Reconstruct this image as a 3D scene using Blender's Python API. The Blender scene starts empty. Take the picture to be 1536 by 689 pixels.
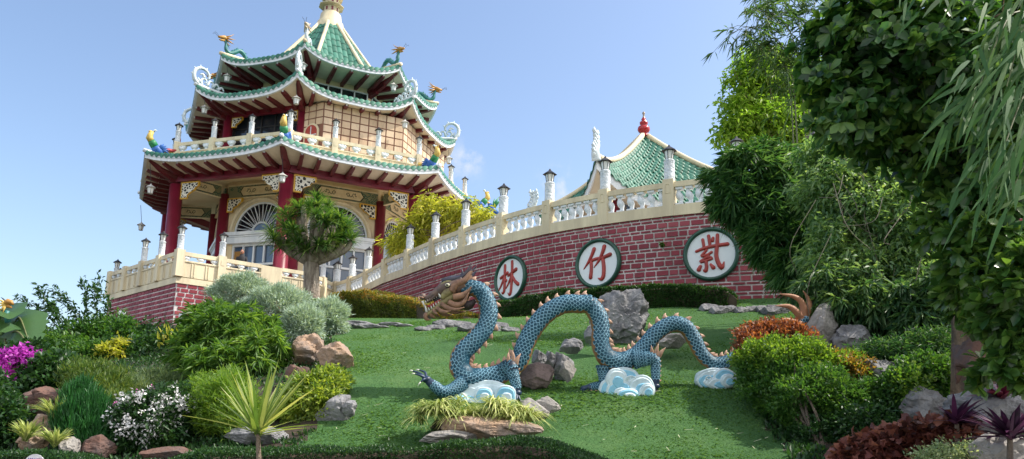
import bpy, math, random
import numpy as np
from mathutils import Vector, Matrix, noise as mnoise

random.seed(7)
RNG = np.random.default_rng(11)
PI = math.pi
SC = bpy.context.scene
COL = SC.collection

# ------------------------------------------------------------------ camera
# eye at the origin, z up, looking along +y; numbers come from solving the photo's perspective
FPX, PITCH, ROLL, CYP = 1150.57, .173687, .0242026, 450.1

def ray(px, py):
    u = px - 768; w = py - CYP
    cr, sr = math.cos(ROLL), math.sin(ROLL)
    uu = u * cr + w * sr; ww = -u * sr + w * cr
    c, s = math.cos(PITCH), math.sin(PITCH)
    y = FPX * c + ww * s
    return Vector((uu / y, 1.0, (FPX * s - ww * c) / y))

def at(px, py, d):
    """world point seen at a photo pixel, d metres ahead"""
    return ray(px, py) * d

def ppm(d):
    return d / FPX          # metres per photo pixel at distance d

def make_camera():
    cam = bpy.data.cameras.new('camera'); o = bpy.data.objects.new('camera', cam); COL.objects.link(o)
    cam.sensor_fit = 'HORIZONTAL'; cam.sensor_width = 36; cam.lens = 36 * FPX / 1536
    cam.shift_y = (CYP - 344.5) / 1536
    cam.clip_start = .05; cam.clip_end = 5000
    c, s = math.cos(PITCH), math.sin(PITCH)
    F = Vector((0, c, s)); U0 = Vector((0, -s, c)); R0 = Vector((1, 0, 0))
    cr, sr = math.cos(ROLL), math.sin(ROLL)
    R = R0 * cr + U0 * sr
    U = U0 * cr - R0 * sr
    o.matrix_world = Matrix(((R.x, U.x, -F.x, 0), (R.y, U.y, -F.y, 0), (R.z, U.z, -F.z, 0), (0, 0, 0, 1)))
    SC.camera = o

make_camera()

# ------------------------------------------------------------------ materials
MATS = {}
def nt(name):
    m = bpy.data.materials.new(name); m.use_nodes = True
    n = m.node_tree; n.nodes.clear()
    out = n.nodes.new('ShaderNodeOutputMaterial')
    return m, n, out

def mat(name, col, rough=.6, col2=None, scale=4., amt=1., bump=0., bscale=20., metal=0., spec=.5, detail=6., coat=0., streak=False):
    """painted / mineral surface: two colours mixed by noise, optional bump"""
    if name in MATS: return MATS[name]
    m, n, out = nt(name); N = n.nodes; L = n.links
    p = N.new('ShaderNodeBsdfPrincipled'); L.new(p.outputs[0], out.inputs[0])
    p.inputs['Roughness'].default_value = rough; p.inputs['Metallic'].default_value = metal
    p.inputs['Specular IOR Level'].default_value = spec; p.inputs['Coat Weight'].default_value = coat
    tc = N.new('ShaderNodeTexCoord')
    if col2 is None: col2 = tuple(c * .72 for c in col)
    mp = N.new('ShaderNodeMapping'); L.new(tc.outputs['Object'], mp.inputs[0])
    if streak: mp.inputs['Scale'].default_value = (1, 1, .18)
    a = N.new('ShaderNodeTexNoise'); a.inputs['Scale'].default_value = scale; a.inputs['Detail'].default_value = detail
    a.inputs['Roughness'].default_value = .65
    L.new(mp.outputs[0], a.inputs['Vector'])
    r = N.new('ShaderNodeMapRange'); r.inputs[1].default_value = .40 if streak else .42; r.inputs[2].default_value = .60 if streak else .68
    r.inputs[3].default_value = 0; r.inputs[4].default_value = amt; L.new(a.outputs[0], r.inputs[0])
    mx = N.new('ShaderNodeMix'); mx.data_type = 'RGBA'
    mx.inputs[6].default_value = (*col, 1); mx.inputs[7].default_value = (*col2, 1)
    L.new(r.outputs[0], mx.inputs[0]); L.new(mx.outputs[2], p.inputs['Base Color'])
    if bump:
        b = N.new('ShaderNodeTexNoise'); b.inputs['Scale'].default_value = bscale; b.inputs['Detail'].default_value = 6
        L.new(tc.outputs['Object'], b.inputs['Vector'])
        bm = N.new('ShaderNodeBump'); bm.inputs['Strength'].default_value = bump; bm.inputs['Distance'].default_value = .05
        L.new(b.outputs[0], bm.inputs['Height']); L.new(bm.outputs[0], p.inputs['Normal'])
    MATS[name] = m
    return m

def island(name, cols, rough=.6, spec=.5, noise=0.25, scale=3., stain=.45, stcol=(.07, .055, .05)):
    """each separate piece (brick, block, tile) gets its own shade"""
    if name in MATS: return MATS[name]
    m, n, out = nt(name); N = n.nodes; L = n.links
    p = N.new('ShaderNodeBsdfPrincipled'); L.new(p.outputs[0], out.inputs[0])
    p.inputs['Roughness'].default_value = rough; p.inputs['Specular IOR Level'].default_value = spec
    g = N.new('ShaderNodeNewGeometry'); cr = N.new('ShaderNodeValToRGB')
    e = cr.color_ramp.elements
    while len(e) < len(cols): e.new(.5)
    for i, c in enumerate(cols):
        e[i].position = i / max(1, len(cols) - 1); e[i].color = (*c, 1)
    tc = N.new('ShaderNodeTexCoord'); a = N.new('ShaderNodeTexNoise'); a.inputs['Scale'].default_value = scale
    a.inputs['Detail'].default_value = 8; a.inputs['Roughness'].default_value = .7
    L.new(tc.outputs['Object'], a.inputs['Vector'])
    ma = N.new('ShaderNodeMath'); ma.operation = 'MULTIPLY_ADD'; ma.inputs[1].default_value = noise * 3; ma.inputs[2].default_value = -.5 * noise * 3
    L.new(a.outputs[0], ma.inputs[0])
    ad = N.new('ShaderNodeMath'); ad.operation = 'ADD'; ad.use_clamp = True
    L.new(g.outputs['Random Per Island'], ad.inputs[0]); L.new(ma.outputs[0], ad.inputs[1])
    L.new(ad.outputs[0], cr.inputs[0])
    # rain streaks and grime: tall soft stains that ignore where one piece ends and the next begins
    mp = N.new('ShaderNodeMapping'); mp.inputs['Scale'].default_value = (1.1, 1.1, .22); L.new(tc.outputs['Object'], mp.inputs[0])
    s = N.new('ShaderNodeTexNoise'); s.inputs['Scale'].default_value = 2.6; s.inputs['Detail'].default_value = 7; s.inputs['Roughness'].default_value = .7; L.new(mp.outputs[0], s.inputs['Vector'])
    sr = N.new('ShaderNodeMapRange'); sr.inputs[1].default_value = .5; sr.inputs[2].default_value = .72; sr.inputs[4].default_value = stain; L.new(s.outputs[0], sr.inputs[0])
    sm = N.new('ShaderNodeMix'); sm.data_type = 'RGBA'; L.new(sr.outputs[0], sm.inputs[0]); L.new(cr.outputs[0], sm.inputs[6]); sm.inputs[7].default_value = (*stcol, 1)
    L.new(sm.outputs[2], p.inputs['Base Color'])
    b = N.new('ShaderNodeTexNoise'); b.inputs['Scale'].default_value = 30; b.inputs['Detail'].default_value = 4
    L.new(tc.outputs['Object'], b.inputs['Vector'])
    bm = N.new('ShaderNodeBump'); bm.inputs['Strength'].default_value = .25; bm.inputs['Distance'].default_value = .03
    L.new(b.outputs[0], bm.inputs['Height']); L.new(bm.outputs[0], p.inputs['Normal'])
    MATS[name] = m
    return m

def leafmat(name, cols, trans=.35, rough=.45, spec=.4, clump=1.2, tcol=None, gain=1.35):
    """foliage: shade per leaf, broad clump variation, light shining through"""
    if name in MATS: return MATS[name]
    cols = [tuple(min(.8, v * gain) for v in c) for c in cols]
    m, n, out = nt(name); N = n.nodes; L = n.links
    g = N.new('ShaderNodeNewGeometry'); tc = N.new('ShaderNodeTexCoord')
    a = N.new('ShaderNodeTexNoise'); a.inputs['Scale'].default_value = clump; a.inputs['Detail'].default_value = 3
    L.new(tc.outputs['Object'], a.inputs['Vector'])
    ma = N.new('ShaderNodeMath'); ma.operation = 'MULTIPLY_ADD'; ma.inputs[1].default_value = 1.1; ma.inputs[2].default_value = -.55
    L.new(a.outputs[0], ma.inputs[0])
    ad = N.new('ShaderNodeMath'); ad.operation = 'ADD'; ad.use_clamp = True
    L.new(g.outputs['Random Per Island'], ad.inputs[0]); L.new(ma.outputs[0], ad.inputs[1])
    cr = N.new('ShaderNodeValToRGB'); e = cr.color_ramp.elements
    while len(e) < len(cols): e.new(.5)
    for i, c in enumerate(cols):
        e[i].position = i / max(1, len(cols) - 1); e[i].color = (*c, 1)
    L.new(ad.outputs[0], cr.inputs[0])
    p = N.new('ShaderNodeBsdfPrincipled'); p.inputs['Roughness'].default_value = rough
    p.inputs['Specular IOR Level'].default_value = spec
    L.new(cr.outputs[0], p.inputs['Base Color'])
    t = N.new('ShaderNodeBsdfTranslucent')
    mx = N.new('ShaderNodeMix'); mx.data_type = 'RGBA'; mx.blend_type = 'MULTIPLY'; mx.inputs[0].default_value = 1
    L.new(cr.outputs[0], mx.inputs[6]); mx.inputs[7].default_value = (*(tcol or (2.6, 2.4, 1.0)), 1)
    L.new(mx.outputs[2], t.inputs[0])
    s = N.new('ShaderNodeMixShader'); s.inputs[0].default_value = trans
    L.new(p.outputs[0], s.inputs[1]); L.new(t.outputs[0], s.inputs[2]); L.new(s.outputs[0], out.inputs[0])
    MATS[name] = m
    return m

def glassmat(name, col, rough=.08):
    if name in MATS: return MATS[name]
    m, n, out = nt(name); N = n.nodes; L = n.links
    p = N.new('ShaderNodeBsdfPrincipled'); L.new(p.outputs[0], out.inputs[0])
    p.inputs['Base Color'].default_value = (*col, 1); p.inputs['Roughness'].default_value = rough
    p.inputs['Specular IOR Level'].default_value = .9
    MATS[name] = m
    return m

# ------------------------------------------------------------------ mesh building
ROOT = {}                                   # object -> world offset its parts are stored relative to
def link(o, parent=None):
    COL.objects.link(o)
    if parent is not None:
        o.parent = parent; ROOT[o.name] = ROOT[parent.name]
    else:
        ROOT[o.name] = Vector(o.location)
    return o

def thing(name, loc, label, cat, group=None):
    o = bpy.data.objects.new(name, None); o.location = loc; o.empty_display_size = .3
    link(o); return tag(o, label, cat, group)

def tag(o, label=None, cat=None, group=None, kind=None):
    if label: o['label'] = label
    if cat: o['category'] = cat
    if group: o['group'] = group
    if kind: o['kind'] = kind
    return o

def emit(name, V, F, mats, midx=None, parent=None, smooth=False, loc=None, uv=None):
    """one mesh object; V world coordinates"""
    if not isinstance(mats, (list, tuple)): mats = [mats]
    V = np.asarray(V, dtype=np.float64).reshape(-1, 3)
    if parent is not None: off = np.array(ROOT[parent.name])
    elif loc is not None: off = np.array(loc)
    else: off = np.array([V[:, 0].mean(), V[:, 1].mean(), V[:, 2].min()])
    me = bpy.data.meshes.new(name)
    Vl = (V - off).astype(np.float32)
    if isinstance(F, np.ndarray):
        nf, k = F.shape
        me.vertices.add(len(Vl)); me.vertices.foreach_set('co', Vl.ravel())
        me.loops.add(nf * k); me.loops.foreach_set('vertex_index', F.astype(np.int32).ravel())
        me.polygons.add(nf); me.polygons.foreach_set('loop_start', np.arange(0, nf * k, k, dtype=np.int32))
    else:
        me.from_pydata(Vl.tolist(), [], [list(f) for f in F])
    for m in mats: me.materials.append(m)
    if midx is not None: me.polygons.foreach_set('material_index', np.asarray(midx, dtype=np.int32))
    if smooth: me.polygons.foreach_set('use_smooth', np.ones(len(me.polygons), dtype=bool))
    me.update(calc_edges=True); me.validate()
    o = bpy.data.objects.new(name, me)
    if parent is None: o.location = off
    link(o, parent)
    return o

class MB:
    def __init__(s): s.v = []; s.f = []; s.m = []
    def add(s, V, F, m=0):
        b = len(s.v); s.v += [tuple(v) for v in V]; s.f += [tuple(i + b for i in f) for f in F]; s.m += [m] * len(F)
        return s
    def box(s, c, ex, ey, ez, m=0):
        """box with centre c and half-edge vectors"""
        c, ex, ey, ez = map(Vector, (c, ex, ey, ez))
        V = [c + ex * i + ey * j + ez * k for k in (-1, 1) for j in (-1, 1) for i in (-1, 1)]
        return s.add(V, [(0, 2, 3, 1), (4, 5, 7, 6), (0, 1, 5, 4), (2, 6, 7, 3), (0, 4, 6, 2), (1, 3, 7, 5)], m)
    def beam(s, a, b, w, h, m=0, up=(0, 0, 1)):
        a, b = Vector(a), Vector(b); t = (b - a); ln = t.length; t.normalize()
        x = t.cross(Vector(up)); 
        if x.length < 1e-4: x = t.cross(Vector((1, 0, 0)))
        x.normalize(); z = x.cross(t).normalized()
        return s.box((a + b) / 2, t * ln / 2, x * w / 2, z * h / 2, m)
    def tube(s, pts, r, seg=8, m=0, flat=1., cap=True, side=None):
        pts = [Vector(p) for p in pts]; n = len(pts)
        if not hasattr(r, '__len__'): r = [r] * n
        V = []; px = None
        for i, p in enumerate(pts):
            t = (pts[min(i + 1, n - 1)] - pts[max(i - 1, 0)])
            if t.length < 1e-9: t = Vector((0, 0, 1))
            t.normalize()
            if side is not None: x = Vector(side) - t * t.dot(Vector(side))
            elif px is None:
                x = t.cross(Vector((0, 0, 1)))
                if x.length < .1: x = t.cross(Vector((0, 1, 0)))
            else: x = px - t * px.dot(t)
            if x.length < 1e-6: x = t.orthogonal()
            x.normalize(); px = x; y = t.cross(x)
            for k in range(seg):
                a = 2 * PI * k / seg
                V.append(p + (x * math.cos(a) * flat + y * math.sin(a)) * r[i])
        F = [(i * seg + k, i * seg + (k + 1) % seg, (i + 1) * seg + (k + 1) % seg, (i + 1) * seg + k) for i in range(n - 1) for k in range(seg)]
        if cap:
            F.append(tuple(range(seg))[::-1]); F.append(tuple((n - 1) * seg + k for k in range(seg)))
        return s.add(V, F, m)
    def lathe(s, c, prof, seg=16, m=0, rot=0., cap=True):
        """prof: (radius, z) pairs from bottom to top"""
        c = Vector(c); V = []; n = len(prof)
        for r, z in prof:
            for k in range(seg):
                a = rot + 2 * PI * k / seg
                V.append(c + Vector((r * math.cos(a), r * math.sin(a), z)))
        F = [(i * seg + k, i * seg + (k + 1) % seg, (i + 1) * seg + (k + 1) % seg, (i + 1) * seg + k) for i in range(n - 1) for k in range(seg)]
        if cap:
            F.append(tuple(range(seg))[::-1]); F.append(tuple((n - 1) * seg + k for k in range(seg)))
        return s.add(V, F, m)
    def ell(s, c, rx, ry, rz, m=0, seg=12, rings=8, frame=None):
        c = Vector(c); X, Y, Z = frame or (Vector((1, 0, 0)), Vector((0, 1, 0)), Vector((0, 0, 1)))
        V = [c - Z * rz]
        for i in range(1, rings):
            a = -PI / 2 + PI * i / rings
            for k in range(seg):
                b = 2 * PI * k / seg
                V.append(c + X * rx * math.cos(a) * math.cos(b) + Y * ry * math.cos(a) * math.sin(b) + Z * rz * math.sin(a))
        V.append(c + Z * rz); T = len(V) - 1
        F = [(0, 1 + (k + 1) % seg, 1 + k) for k in range(seg)]
        for i in range(rings - 2):
            for k in range(seg):
                a0 = 1 + i * seg
                F.append((a0 + k, a0 + (k + 1) % seg, a0 + seg + (k + 1) % seg, a0 + seg + k))
        a0 = 1 + (rings - 2) * seg
        F += [(a0 + k, a0 + (k + 1) % seg, T) for k in range(seg)]
        return s.add(V, F, m)
    def prism(s, pts, o, X, Y, N, t, m=0, bevel=0.):
        """2-D outline pts in frame o,X,Y pushed along N by t (front cap bevelled)"""
        o, X, Y, N = map(Vector, (o, X, Y, N)); n = len(pts)
        cx = sum(p[0] for p in pts) / n; cy = sum(p[1] for p in pts) / n
        base = [o + X * p[0] + Y * p[1] for p in pts]
        rings = [base, [b + N * (t - bevel) for b in base]]
        if bevel:
            q = []
            for i, p in enumerate(pts):
                a = pts[i - 1]; b = pts[(i + 1) % n]
                tx, ty = b[0] - a[0], b[1] - a[1]; l = math.hypot(tx, ty) or 1
                q.append((p[0] - ty / l * bevel, p[1] + tx / l * bevel))
            rings.append([o + X * p[0] + Y * p[1] + N * t for p in q])
        V = [v for r in rings for v in r]; F = []
        for i in range(len(rings) - 1):
            for k in range(n): F.append((i * n + k, i * n + (k + 1) % n, (i + 1) * n + (k + 1) % n, (i + 1) * n + k))
        F.append(tuple(range(n))[::-1]); F.append(tuple((len(rings) - 1) * n + k for k in range(n)))
        return s.add(V, F, m)
    def build(s, name, mats, parent=None, smooth=False, loc=None):
        return emit(name, s.v, s.f, mats, s.m, parent, smooth, loc)

def autosmooth(o, ang=40):
    me = o.data
    me.polygons.foreach_set('use_smooth', np.ones(len(me.polygons), dtype=bool))
    try: me.set_sharp_from_angle(angle=math.radians(ang))
    except Exception: pass
    return o

def inst(src, name, parent, loc, rotz=0.):
    """copy of a part (shares the mesh) placed at a world position under parent"""
    o = src.copy(); o.name = name; COL.objects.link(o); o.parent = parent
    o.location = Vector(loc) - ROOT[parent.name]; o.rotation_euler = (0, 0, rotz)
    ROOT[o.name] = ROOT[parent.name]
    return o

def spline(pts, n):
    """Catmull-Rom through points of any dimension, resampled evenly to n points"""
    P = np.array([list(p) for p in pts], float)
    Q = np.vstack([2 * P[0] - P[1], P, 2 * P[-1] - P[-2]]); out = []
    for i in range(1, len(Q) - 2):
        t = np.linspace(0, 1, 24, endpoint=False)[:, None]
        p0, p1, p2, p3 = Q[i - 1], Q[i], Q[i + 1], Q[i + 2]
        out.append(.5 * (2 * p1 + (p2 - p0) * t + (2 * p0 - 5 * p1 + 4 * p2 - p3) * t ** 2 + (3 * p1 - p0 - 3 * p2 + p3) * t ** 3))
    out.append(P[-1:]); A = np.vstack(out)
    k = min(3, A.shape[1])
    s = np.r_[0, np.cumsum(np.linalg.norm(np.diff(A[:, :k], axis=0), axis=1))]
    u = np.linspace(0, s[-1], n)
    return np.stack([np.interp(u, s, A[:, j]) for j in range(A.shape[1])], 1)

# palette -------------------------------------------------------------
CREAM = mat('cream_paint', (.74, .65, .45), .6, (.50, .43, .30), 1.6, .8, .08, 8, streak=True)
WARM = mat('warm_cream_wall', (.82, .71, .47), .65, (.74, .61, .38), .8)
WHITE = mat('white_paint', (.76, .80, .84), .5, (.56, .62, .68), 2.5, .7, .05, 12, streak=True)
RELIEF = mat('white_carved_relief', (.74, .79, .84), .6, (.40, .48, .56), 14, .8, .9, 16)
MAROON = mat('maroon_lacquer', (.20, .012, .035), .35, (.15, .010, .025), 2., 1)
DARKRED = mat('dark_red_rafter', (.13, .012, .018), .45, (.09, .01, .014), 3)
TILE = island('green_glazed_tile', [(.026, .125, .085), (.042, .175, .125), (.07, .225, .165)], .5, .35, .35, 2., .4, (.04, .07, .05))
TILEP = mat('green_glazed_edge', (.03, .19, .13), .3, (.02, .13, .09), 6)
GOLD = mat('gold_paint', (.75, .45, .04), .45, (.55, .30, .03), 5)
DARK = mat('dark_void', (.012, .012, .014), .5)
BRICK = island('painted_red_brick', [(.19, .020, .034), (.25, .030, .048), (.32, .060, .080)], .6, .4, .30, 1.1, .5, (.12, .05, .055))
MORTAR = mat('white_mortar', (.76, .72, .72), .85, (.36, .32, .31), 1.4, .9, .2, 30, streak=True)
BLACKM = mat('black_iron', (.02, .02, .024), .5)
LGLASS = glassmat('lantern_glass', (.72, .75, .74), .25)
SOFFIT = mat('cream_soffit', (.72, .65, .52), .7, (.60, .53, .42), 1.5)
GLASSD = glassmat('dark_window_glass', (.012, .016, .022), .06)
GLASSB = glassmat('blue_window_glass', (.06, .10, .17), .05)
INK = mat('dark_painted_figure', (.05, .06, .03), .6)
# ================================================================== PAGODA
C = Vector((-10.2553, 38.5817, 0)); PHI = .0806802
def vdir(k):
    th = PHI + k * PI / 4
    return Vector((math.sin(th), -math.cos(th), 0))
def vtx(k, R, z=0): return C + vdir(k) * R + Vector((0, 0, z))
def fframe(k):
    th = PHI + (k + .5) * PI / 4
    return Vector((math.sin(th), -math.cos(th), 0)), Vector((math.cos(th), math.sin(th), 0))
def fp(k, w, r, z):
    n, t = fframe(k); return C + n * r + t * w + Vector((0, 0, z))
CA = math.cos(PI / 8); TA = math.tan(PI / 8)
Z = Vector((0, 0, 1))
FLOOR = 5.4

pagoda = thing('pagoda', (C.x, C.y, FLOOR), 'tall eight sided temple pagoda with three green tiled roofs, maroon columns and cream walls', 'temple')

def lantern_mb(b, c, s=1., top=0):
    """small six sided lantern: glass body, dark frame and flared cap; c = base centre"""
    c = Vector(c)
    b.lathe(c, [(.10 * s, 0), (.13 * s, .03 * s)], 6, 1)
    b.lathe(c, [(.105 * s, .03 * s), (.15 * s, .30 * s)], 6, 0)
    for k in range(6):
        a = 2 * PI * k / 6
        d = Vector((math.cos(a), math.sin(a), 0))
        b.tube([c + d * .108 * s + Z * .03 * s, c + d * .155 * s + Z * .30 * s], .012 * s, 4, 1)
    b.lathe(c, [(.16 * s, .29 * s), (.25 * s, .30 * s), (.14 * s, .38 * s), (.05 * s, .44 * s), (.02 * s, .50 * s)], 6, 1)
    return b

# ---- one roof ---------------------------------------------------------
def roof(name, Rt, ze, up, Ri, zi, sag, fh, Rs, zs, nr, ncol, mid_up=0.):
    """Rt tip radius, ze eave height mid-side, up corner lift, Ri/zi upper edge, Rs/zs soffit inner edge"""
    ae, ai = Rt * CA, Ri * CA
    def prof(r, w):
        t = min(1., max(0., (r - ai) / (ae - ai)))          # 0 top .. 1 eave
        z = zi + (ze - zi) * t - sag * math.sin(PI * t)
        if name == 'upper_roof': z = (17.62 + (zi - 17.62) * (1 - min(1, t / .52))) if t < .52 else 17.62 + (ze - 17.62) * ((t - .52) / .48)
        hw = max(.05, r * TA); q = min(1., abs(w) / hw)
        return z + up * (q ** 3.2) * t ** 1.5
    tile = MB(); nsub = 6
    for k in range(8):
        cw = 2 * ae * TA / ncol
        for c in range(ncol):
            w0 = -ae * TA + c * cw
            rmin = max(ai, max(0, min(abs(w0), abs(w0 + cw))) / TA)
            if w0 < 0 < w0 + cw: rmin = ai
            L = ae - rmin
            if L < .04: continue
            nrow = max(1, int(round(L / .34)))
            V = []; F = []
            for row in range(nrow):
                b0 = len(V)
                for e in (0, 1):
                    for j in range(nsub + 1):
                        w = w0 + cw * j / nsub
                        r = rmin + L * (row + e) / nrow
                        r = max(r, abs(w) / TA - .02)
                        z = prof(r, w) + .055 * math.sin(PI * j / nsub) ** .7 + (.032 if e == 1 else 0)
                        V.append(fp(k, w, r, z))
                for j in range(nsub):
                    F.append((b0 + j, b0 + j + 1, b0 + nsub + 2 + j, b0 + nsub + 1 + j))
            b0 = len(V)                                    # end disc + drip tongue
            for j in range(nsub + 1):
                w = w0 + cw * j / nsub
                V.append(fp(k, w, ae, prof(ae, w) - .015 - .14 * abs(math.sin(PI * j / nsub))))
            base = (nrow - 1) * 2 * (nsub + 1) + nsub + 1
            for j in range(nsub): F.append((base + j, base + j + 1, b0 + j + 1, b0 + j))
            tile.add(V, F)
        tile.add([fp(k, (-1 + 2 * i / 12) * (ai + (ae - ai) * j / 6) * TA, ai + (ae - ai) * j / 6, prof(ai + (ae - ai) * j / 6, (-1 + 2 * i / 12) * (ai + (ae - ai) * j / 6) * TA) - .02) for j in range(7) for i in range(13)], [(13 * j + i, 13 * j + i + 1, 13 * j + 14 + i, 13 * j + 13 + i) for j in range(6) for i in range(12)], 1)
    ro = tile.build(name, [TILE, TILEP], pagoda, True)
    n = 16
    fa = MB(); so = MB()
    for k in range(8):
        V = []; S = []
        for i in range(n + 1):
            w = -ae * TA + 2 * ae * TA * i / n; z = prof(ae, w) - .01
            V += [fp(k, w, ae - .03, z), fp(k, w * (1 - .0), ae - .03, z - fh), fp(k, w * .99, ae - .13, z - fh)]
            wi = w * Rs / Rt
            S += [fp(k, w * .99, ae - .13, z - fh + .004), fp(k, (w + wi) / 2, (ae + Rs * CA) / 2, (z - fh) * .4 + zs * .6), fp(k, wi, Rs * CA, zs)]
        F = [(3 * i + j, 3 * i + 3 + j, 3 * i + 4 + j, 3 * i + 1 + j) for i in range(n) for j in range(2)]
        fa.add(V, F); so.add(S, F)
        # thin lower moulding line
        for i in range(n):
            w0 = -ae * TA + 2 * ae * TA * i / n; w1 = -ae * TA + 2 * ae * TA * (i + 1) / n
            fa.beam(fp(k, w0, ae - .02, prof(ae, w0) - fh * .45), fp(k, w1, ae - .02, prof(ae, w1) - fh * .45), .03, .03)
    autosmooth(fa.build('fascia', WHITE, ro)); autosmooth(so.build('soffit', SOFFIT, ro))
    for k in range(8):
        for i in range(nr):
            w = (-1 + 2 * (i + .5) / nr) * ae * TA * .84
            b = MB(); z = prof(ae, w) - fh
            wi = w * (Rs / Rt) ** .25
            p = [fp(k, wi, Rs * CA - .1, zs - .07), fp(k, (w + wi) / 2, (ae + Rs * CA) / 2, (z * .4 + zs * .6) - .08), fp(k, w, ae - .2, z - .02)]
            b.beam(p[0], p[1], .15, .22); b.beam(p[1], p[2], .15, .20)
            b.ell(p[2] + (p[2] - p[1]).normalized() * .02, .05, .05, .05, 1, 6, 4)
            b.build('rafter', [DARKRED, WHITE], ro)
        # corner rafter, doubled and deeper
        b = MB(); zt = prof(ae, ae * TA) - fh
        tip = vtx(k, Rt - .28, zt - .02); mid = vtx(k, (Rt + Rs) / 2, (zt * .45 + zs * .55) - .1); inn = vtx(k, Rs - .1, zs - .12)
        b.tube([inn, mid, tip], [.17, .15, .12], 8); b.beam(inn - Z * .22, (mid + inn) / 2 - Z * .2, .2, .26); b.beam((mid + inn) / 2 - Z * .17, mid - Z * .1, .17, .2)
        b.build('corner_rafter', DARKRED, ro)
        # hip ridge
        h = MB(); P = []
        for i in range(13):
            r = Ri + (Rt - Ri) * i / 12
            P.append(vtx(k, r + (.06 if i == 12 else 0), prof(r * CA, r * CA * TA) + .05))
        h.tube(P, [.10] * 12 + [.09], 8); h.build('hip_ridge', WHITE if name != 'upper_roof' else CREAM, ro, True)
    return ro, prof

low, lowprof = roof('lower_roof', 9.0, 11.36, .36, 7.35, 11.75, .02, .27, 7.45, 11.02, 8, 26)
midr, midprof = roof('middle_roof', 7.06, 14.82, .72, 3.7, 16.15, .18, .26, 5.35, 14.72, 6, 21)
top, topprof = roof('upper_roof', 6.0, 16.98, .52, .62, 21.55, .55, .24, 3.85, 16.85, 5, 18)

# ---- finial: little pagoda spire ---------------------------------------
b = MB(); c0 = Vector((C.x, C.y, 0))
b.lathe(c0, [(.72, 21.3), (.70, 21.75), (.60, 21.85), (.55, 22.25), (.48, 22.35)], 24)
z = 22.35; r = .42
for i in range(6):
    b.lathe(c0, [(r, z), (r, z + .36)], 8, 0)
    for k in range(8):
        a = 2 * PI * (k + .5) / 8; d = Vector((math.cos(a), math.sin(a), 0))
        b.box(c0 + d * (r * .93) + Z * (z + .18), d.cross(Z) * .05, d * .012, Z * .10, 1)
    b.lathe(c0, [(r * 1.0, z + .34), (r * 1.62, z + .38), (r * 1.65, z + .42), (r * .95, z + .52)], 8, 0)
    z += .50; r *= .90
b.lathe(c0, [(.16, z), (.2, z + .15), (.06, z + .4), (.02, z + .9)], 10)
autosmooth(b.build('finial', [CREAM, MAROON], pagoda), 50)

# ---- columns -------------------------------------------------------------
colm = MB().lathe(C, [(.33, FLOOR), (.33, FLOOR + .1), (.29, FLOOR + .12), (.285, 8), (.27, 11.05)], 20)
first = None
def colgroup(R, z0, z1, rad, nm):
    src = MB().lathe(vtx(0, R), [(rad * 1.15, z0), (rad * 1.15, z0 + .12), (rad, z0 + .16), (rad * .96, z1)], 20).build(nm, MAROON, pagoda, True)
    for k in range(1, 8):
        inst(src, nm, pagoda, ROOT[pagoda.name] + (vtx(k, R) - vtx(0, R)))
colgroup(7.45, FLOOR, 10.6, .30, 'outer_column')
colgroup(5.12, FLOOR, 10.75, .25, 'inner_column')

# ---- beams between outer columns, gold lattice brackets --------------------
LATT = None
def lattice():
    m, n, out = nt('white_gold_lattice'); N = n.nodes; L = n.links
    p = N.new('ShaderNodeBsdfPrincipled'); L.new(p.outputs[0], out.inputs[0])
    tc = N.new('ShaderNodeTexCoord'); v = N.new('ShaderNodeTexVoronoi'); v.feature = 'DISTANCE_TO_EDGE'; v.inputs['Scale'].default_value = 7.5
    L.new(tc.outputs['Object'], v.inputs['Vector'])
    r = N.new('ShaderNodeValToRGB'); r.color_ramp.interpolation = 'CONSTANT'
    r.color_ramp.elements[0].color = (.78, .76, .66, 1); r.color_ramp.elements[1].position = .14; r.color_ramp.elements[1].color = (.012, .012, .012, 1)
    L.new(v.outputs['Distance'], r.inputs[0]); L.new(r.outputs[0], p.inputs['Base Color'])
    return m
LATT = lattice()
def bracket(k, w, side, R, z, s=1.):
    """stepped gold lattice plate under a beam, next to a column"""
    n, t = fframe(k); o = fp(k, w, R * CA, z); X = t * side; Y = -Z
    out = [(0, 0), (.95 * s, 0), (.95 * s, .20 * s), (.80 * s, .28 * s), (.70 * s, .42 * s), (.48 * s, .52 * s), (.36 * s, .62 * s), (.34 * s, .78 * s), (0, .78 * s)]
    inn = [(.07 * s + x * .86, .07 * s + y * .84) for x, y in out]
    b = MB(); b.prism(out, o - n * .05, X, Y, n, .10, 0); b.prism(inn, o + n * .052, X, Y, n, .012, 1)
    b.prism(inn, o - n * .064, X, Y, n, .012, 1)
    b.build('corner_bracket', [GOLD, LATT], pagoda)
for k in range(8):
    b = MB(); a, c = vtx(k, 7.45, 10.93), vtx(k + 1, 7.45, 10.93)
    b.beam(a, c, .24, .30); b.beam(a - Z * .185, c - Z * .185, .30, .07)
    b.build('eave_beam', MAROON, pagoda)
for k in (-3, -2, -1, 0, 1, 2):
    hw = 7.45 * CA * TA
    bracket(k, -hw + .28, 1, 7.45, 10.70); bracket(k, hw - .28, -1, 7.45, 10.70)
    hw = 5.05 * CA * TA
    if k in (-1, 0): bracket(k, -hw + .22, 1, 5.2, 10.52, .85); bracket(k, hw - .22, -1, 5.2, 10.52, .85)

# gallery ceiling and inner floor slab edge
b = MB()
for k in range(8):
    b.add([vtx(k, 4.9, 11.42), vtx(k + 1, 4.9, 11.42), vtx(k + 1, 7.5, 11.07), vtx(k, 7.5, 11.07)], [(0, 3, 2, 1)])
b.build('gallery_ceiling', WARM, pagoda)

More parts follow.
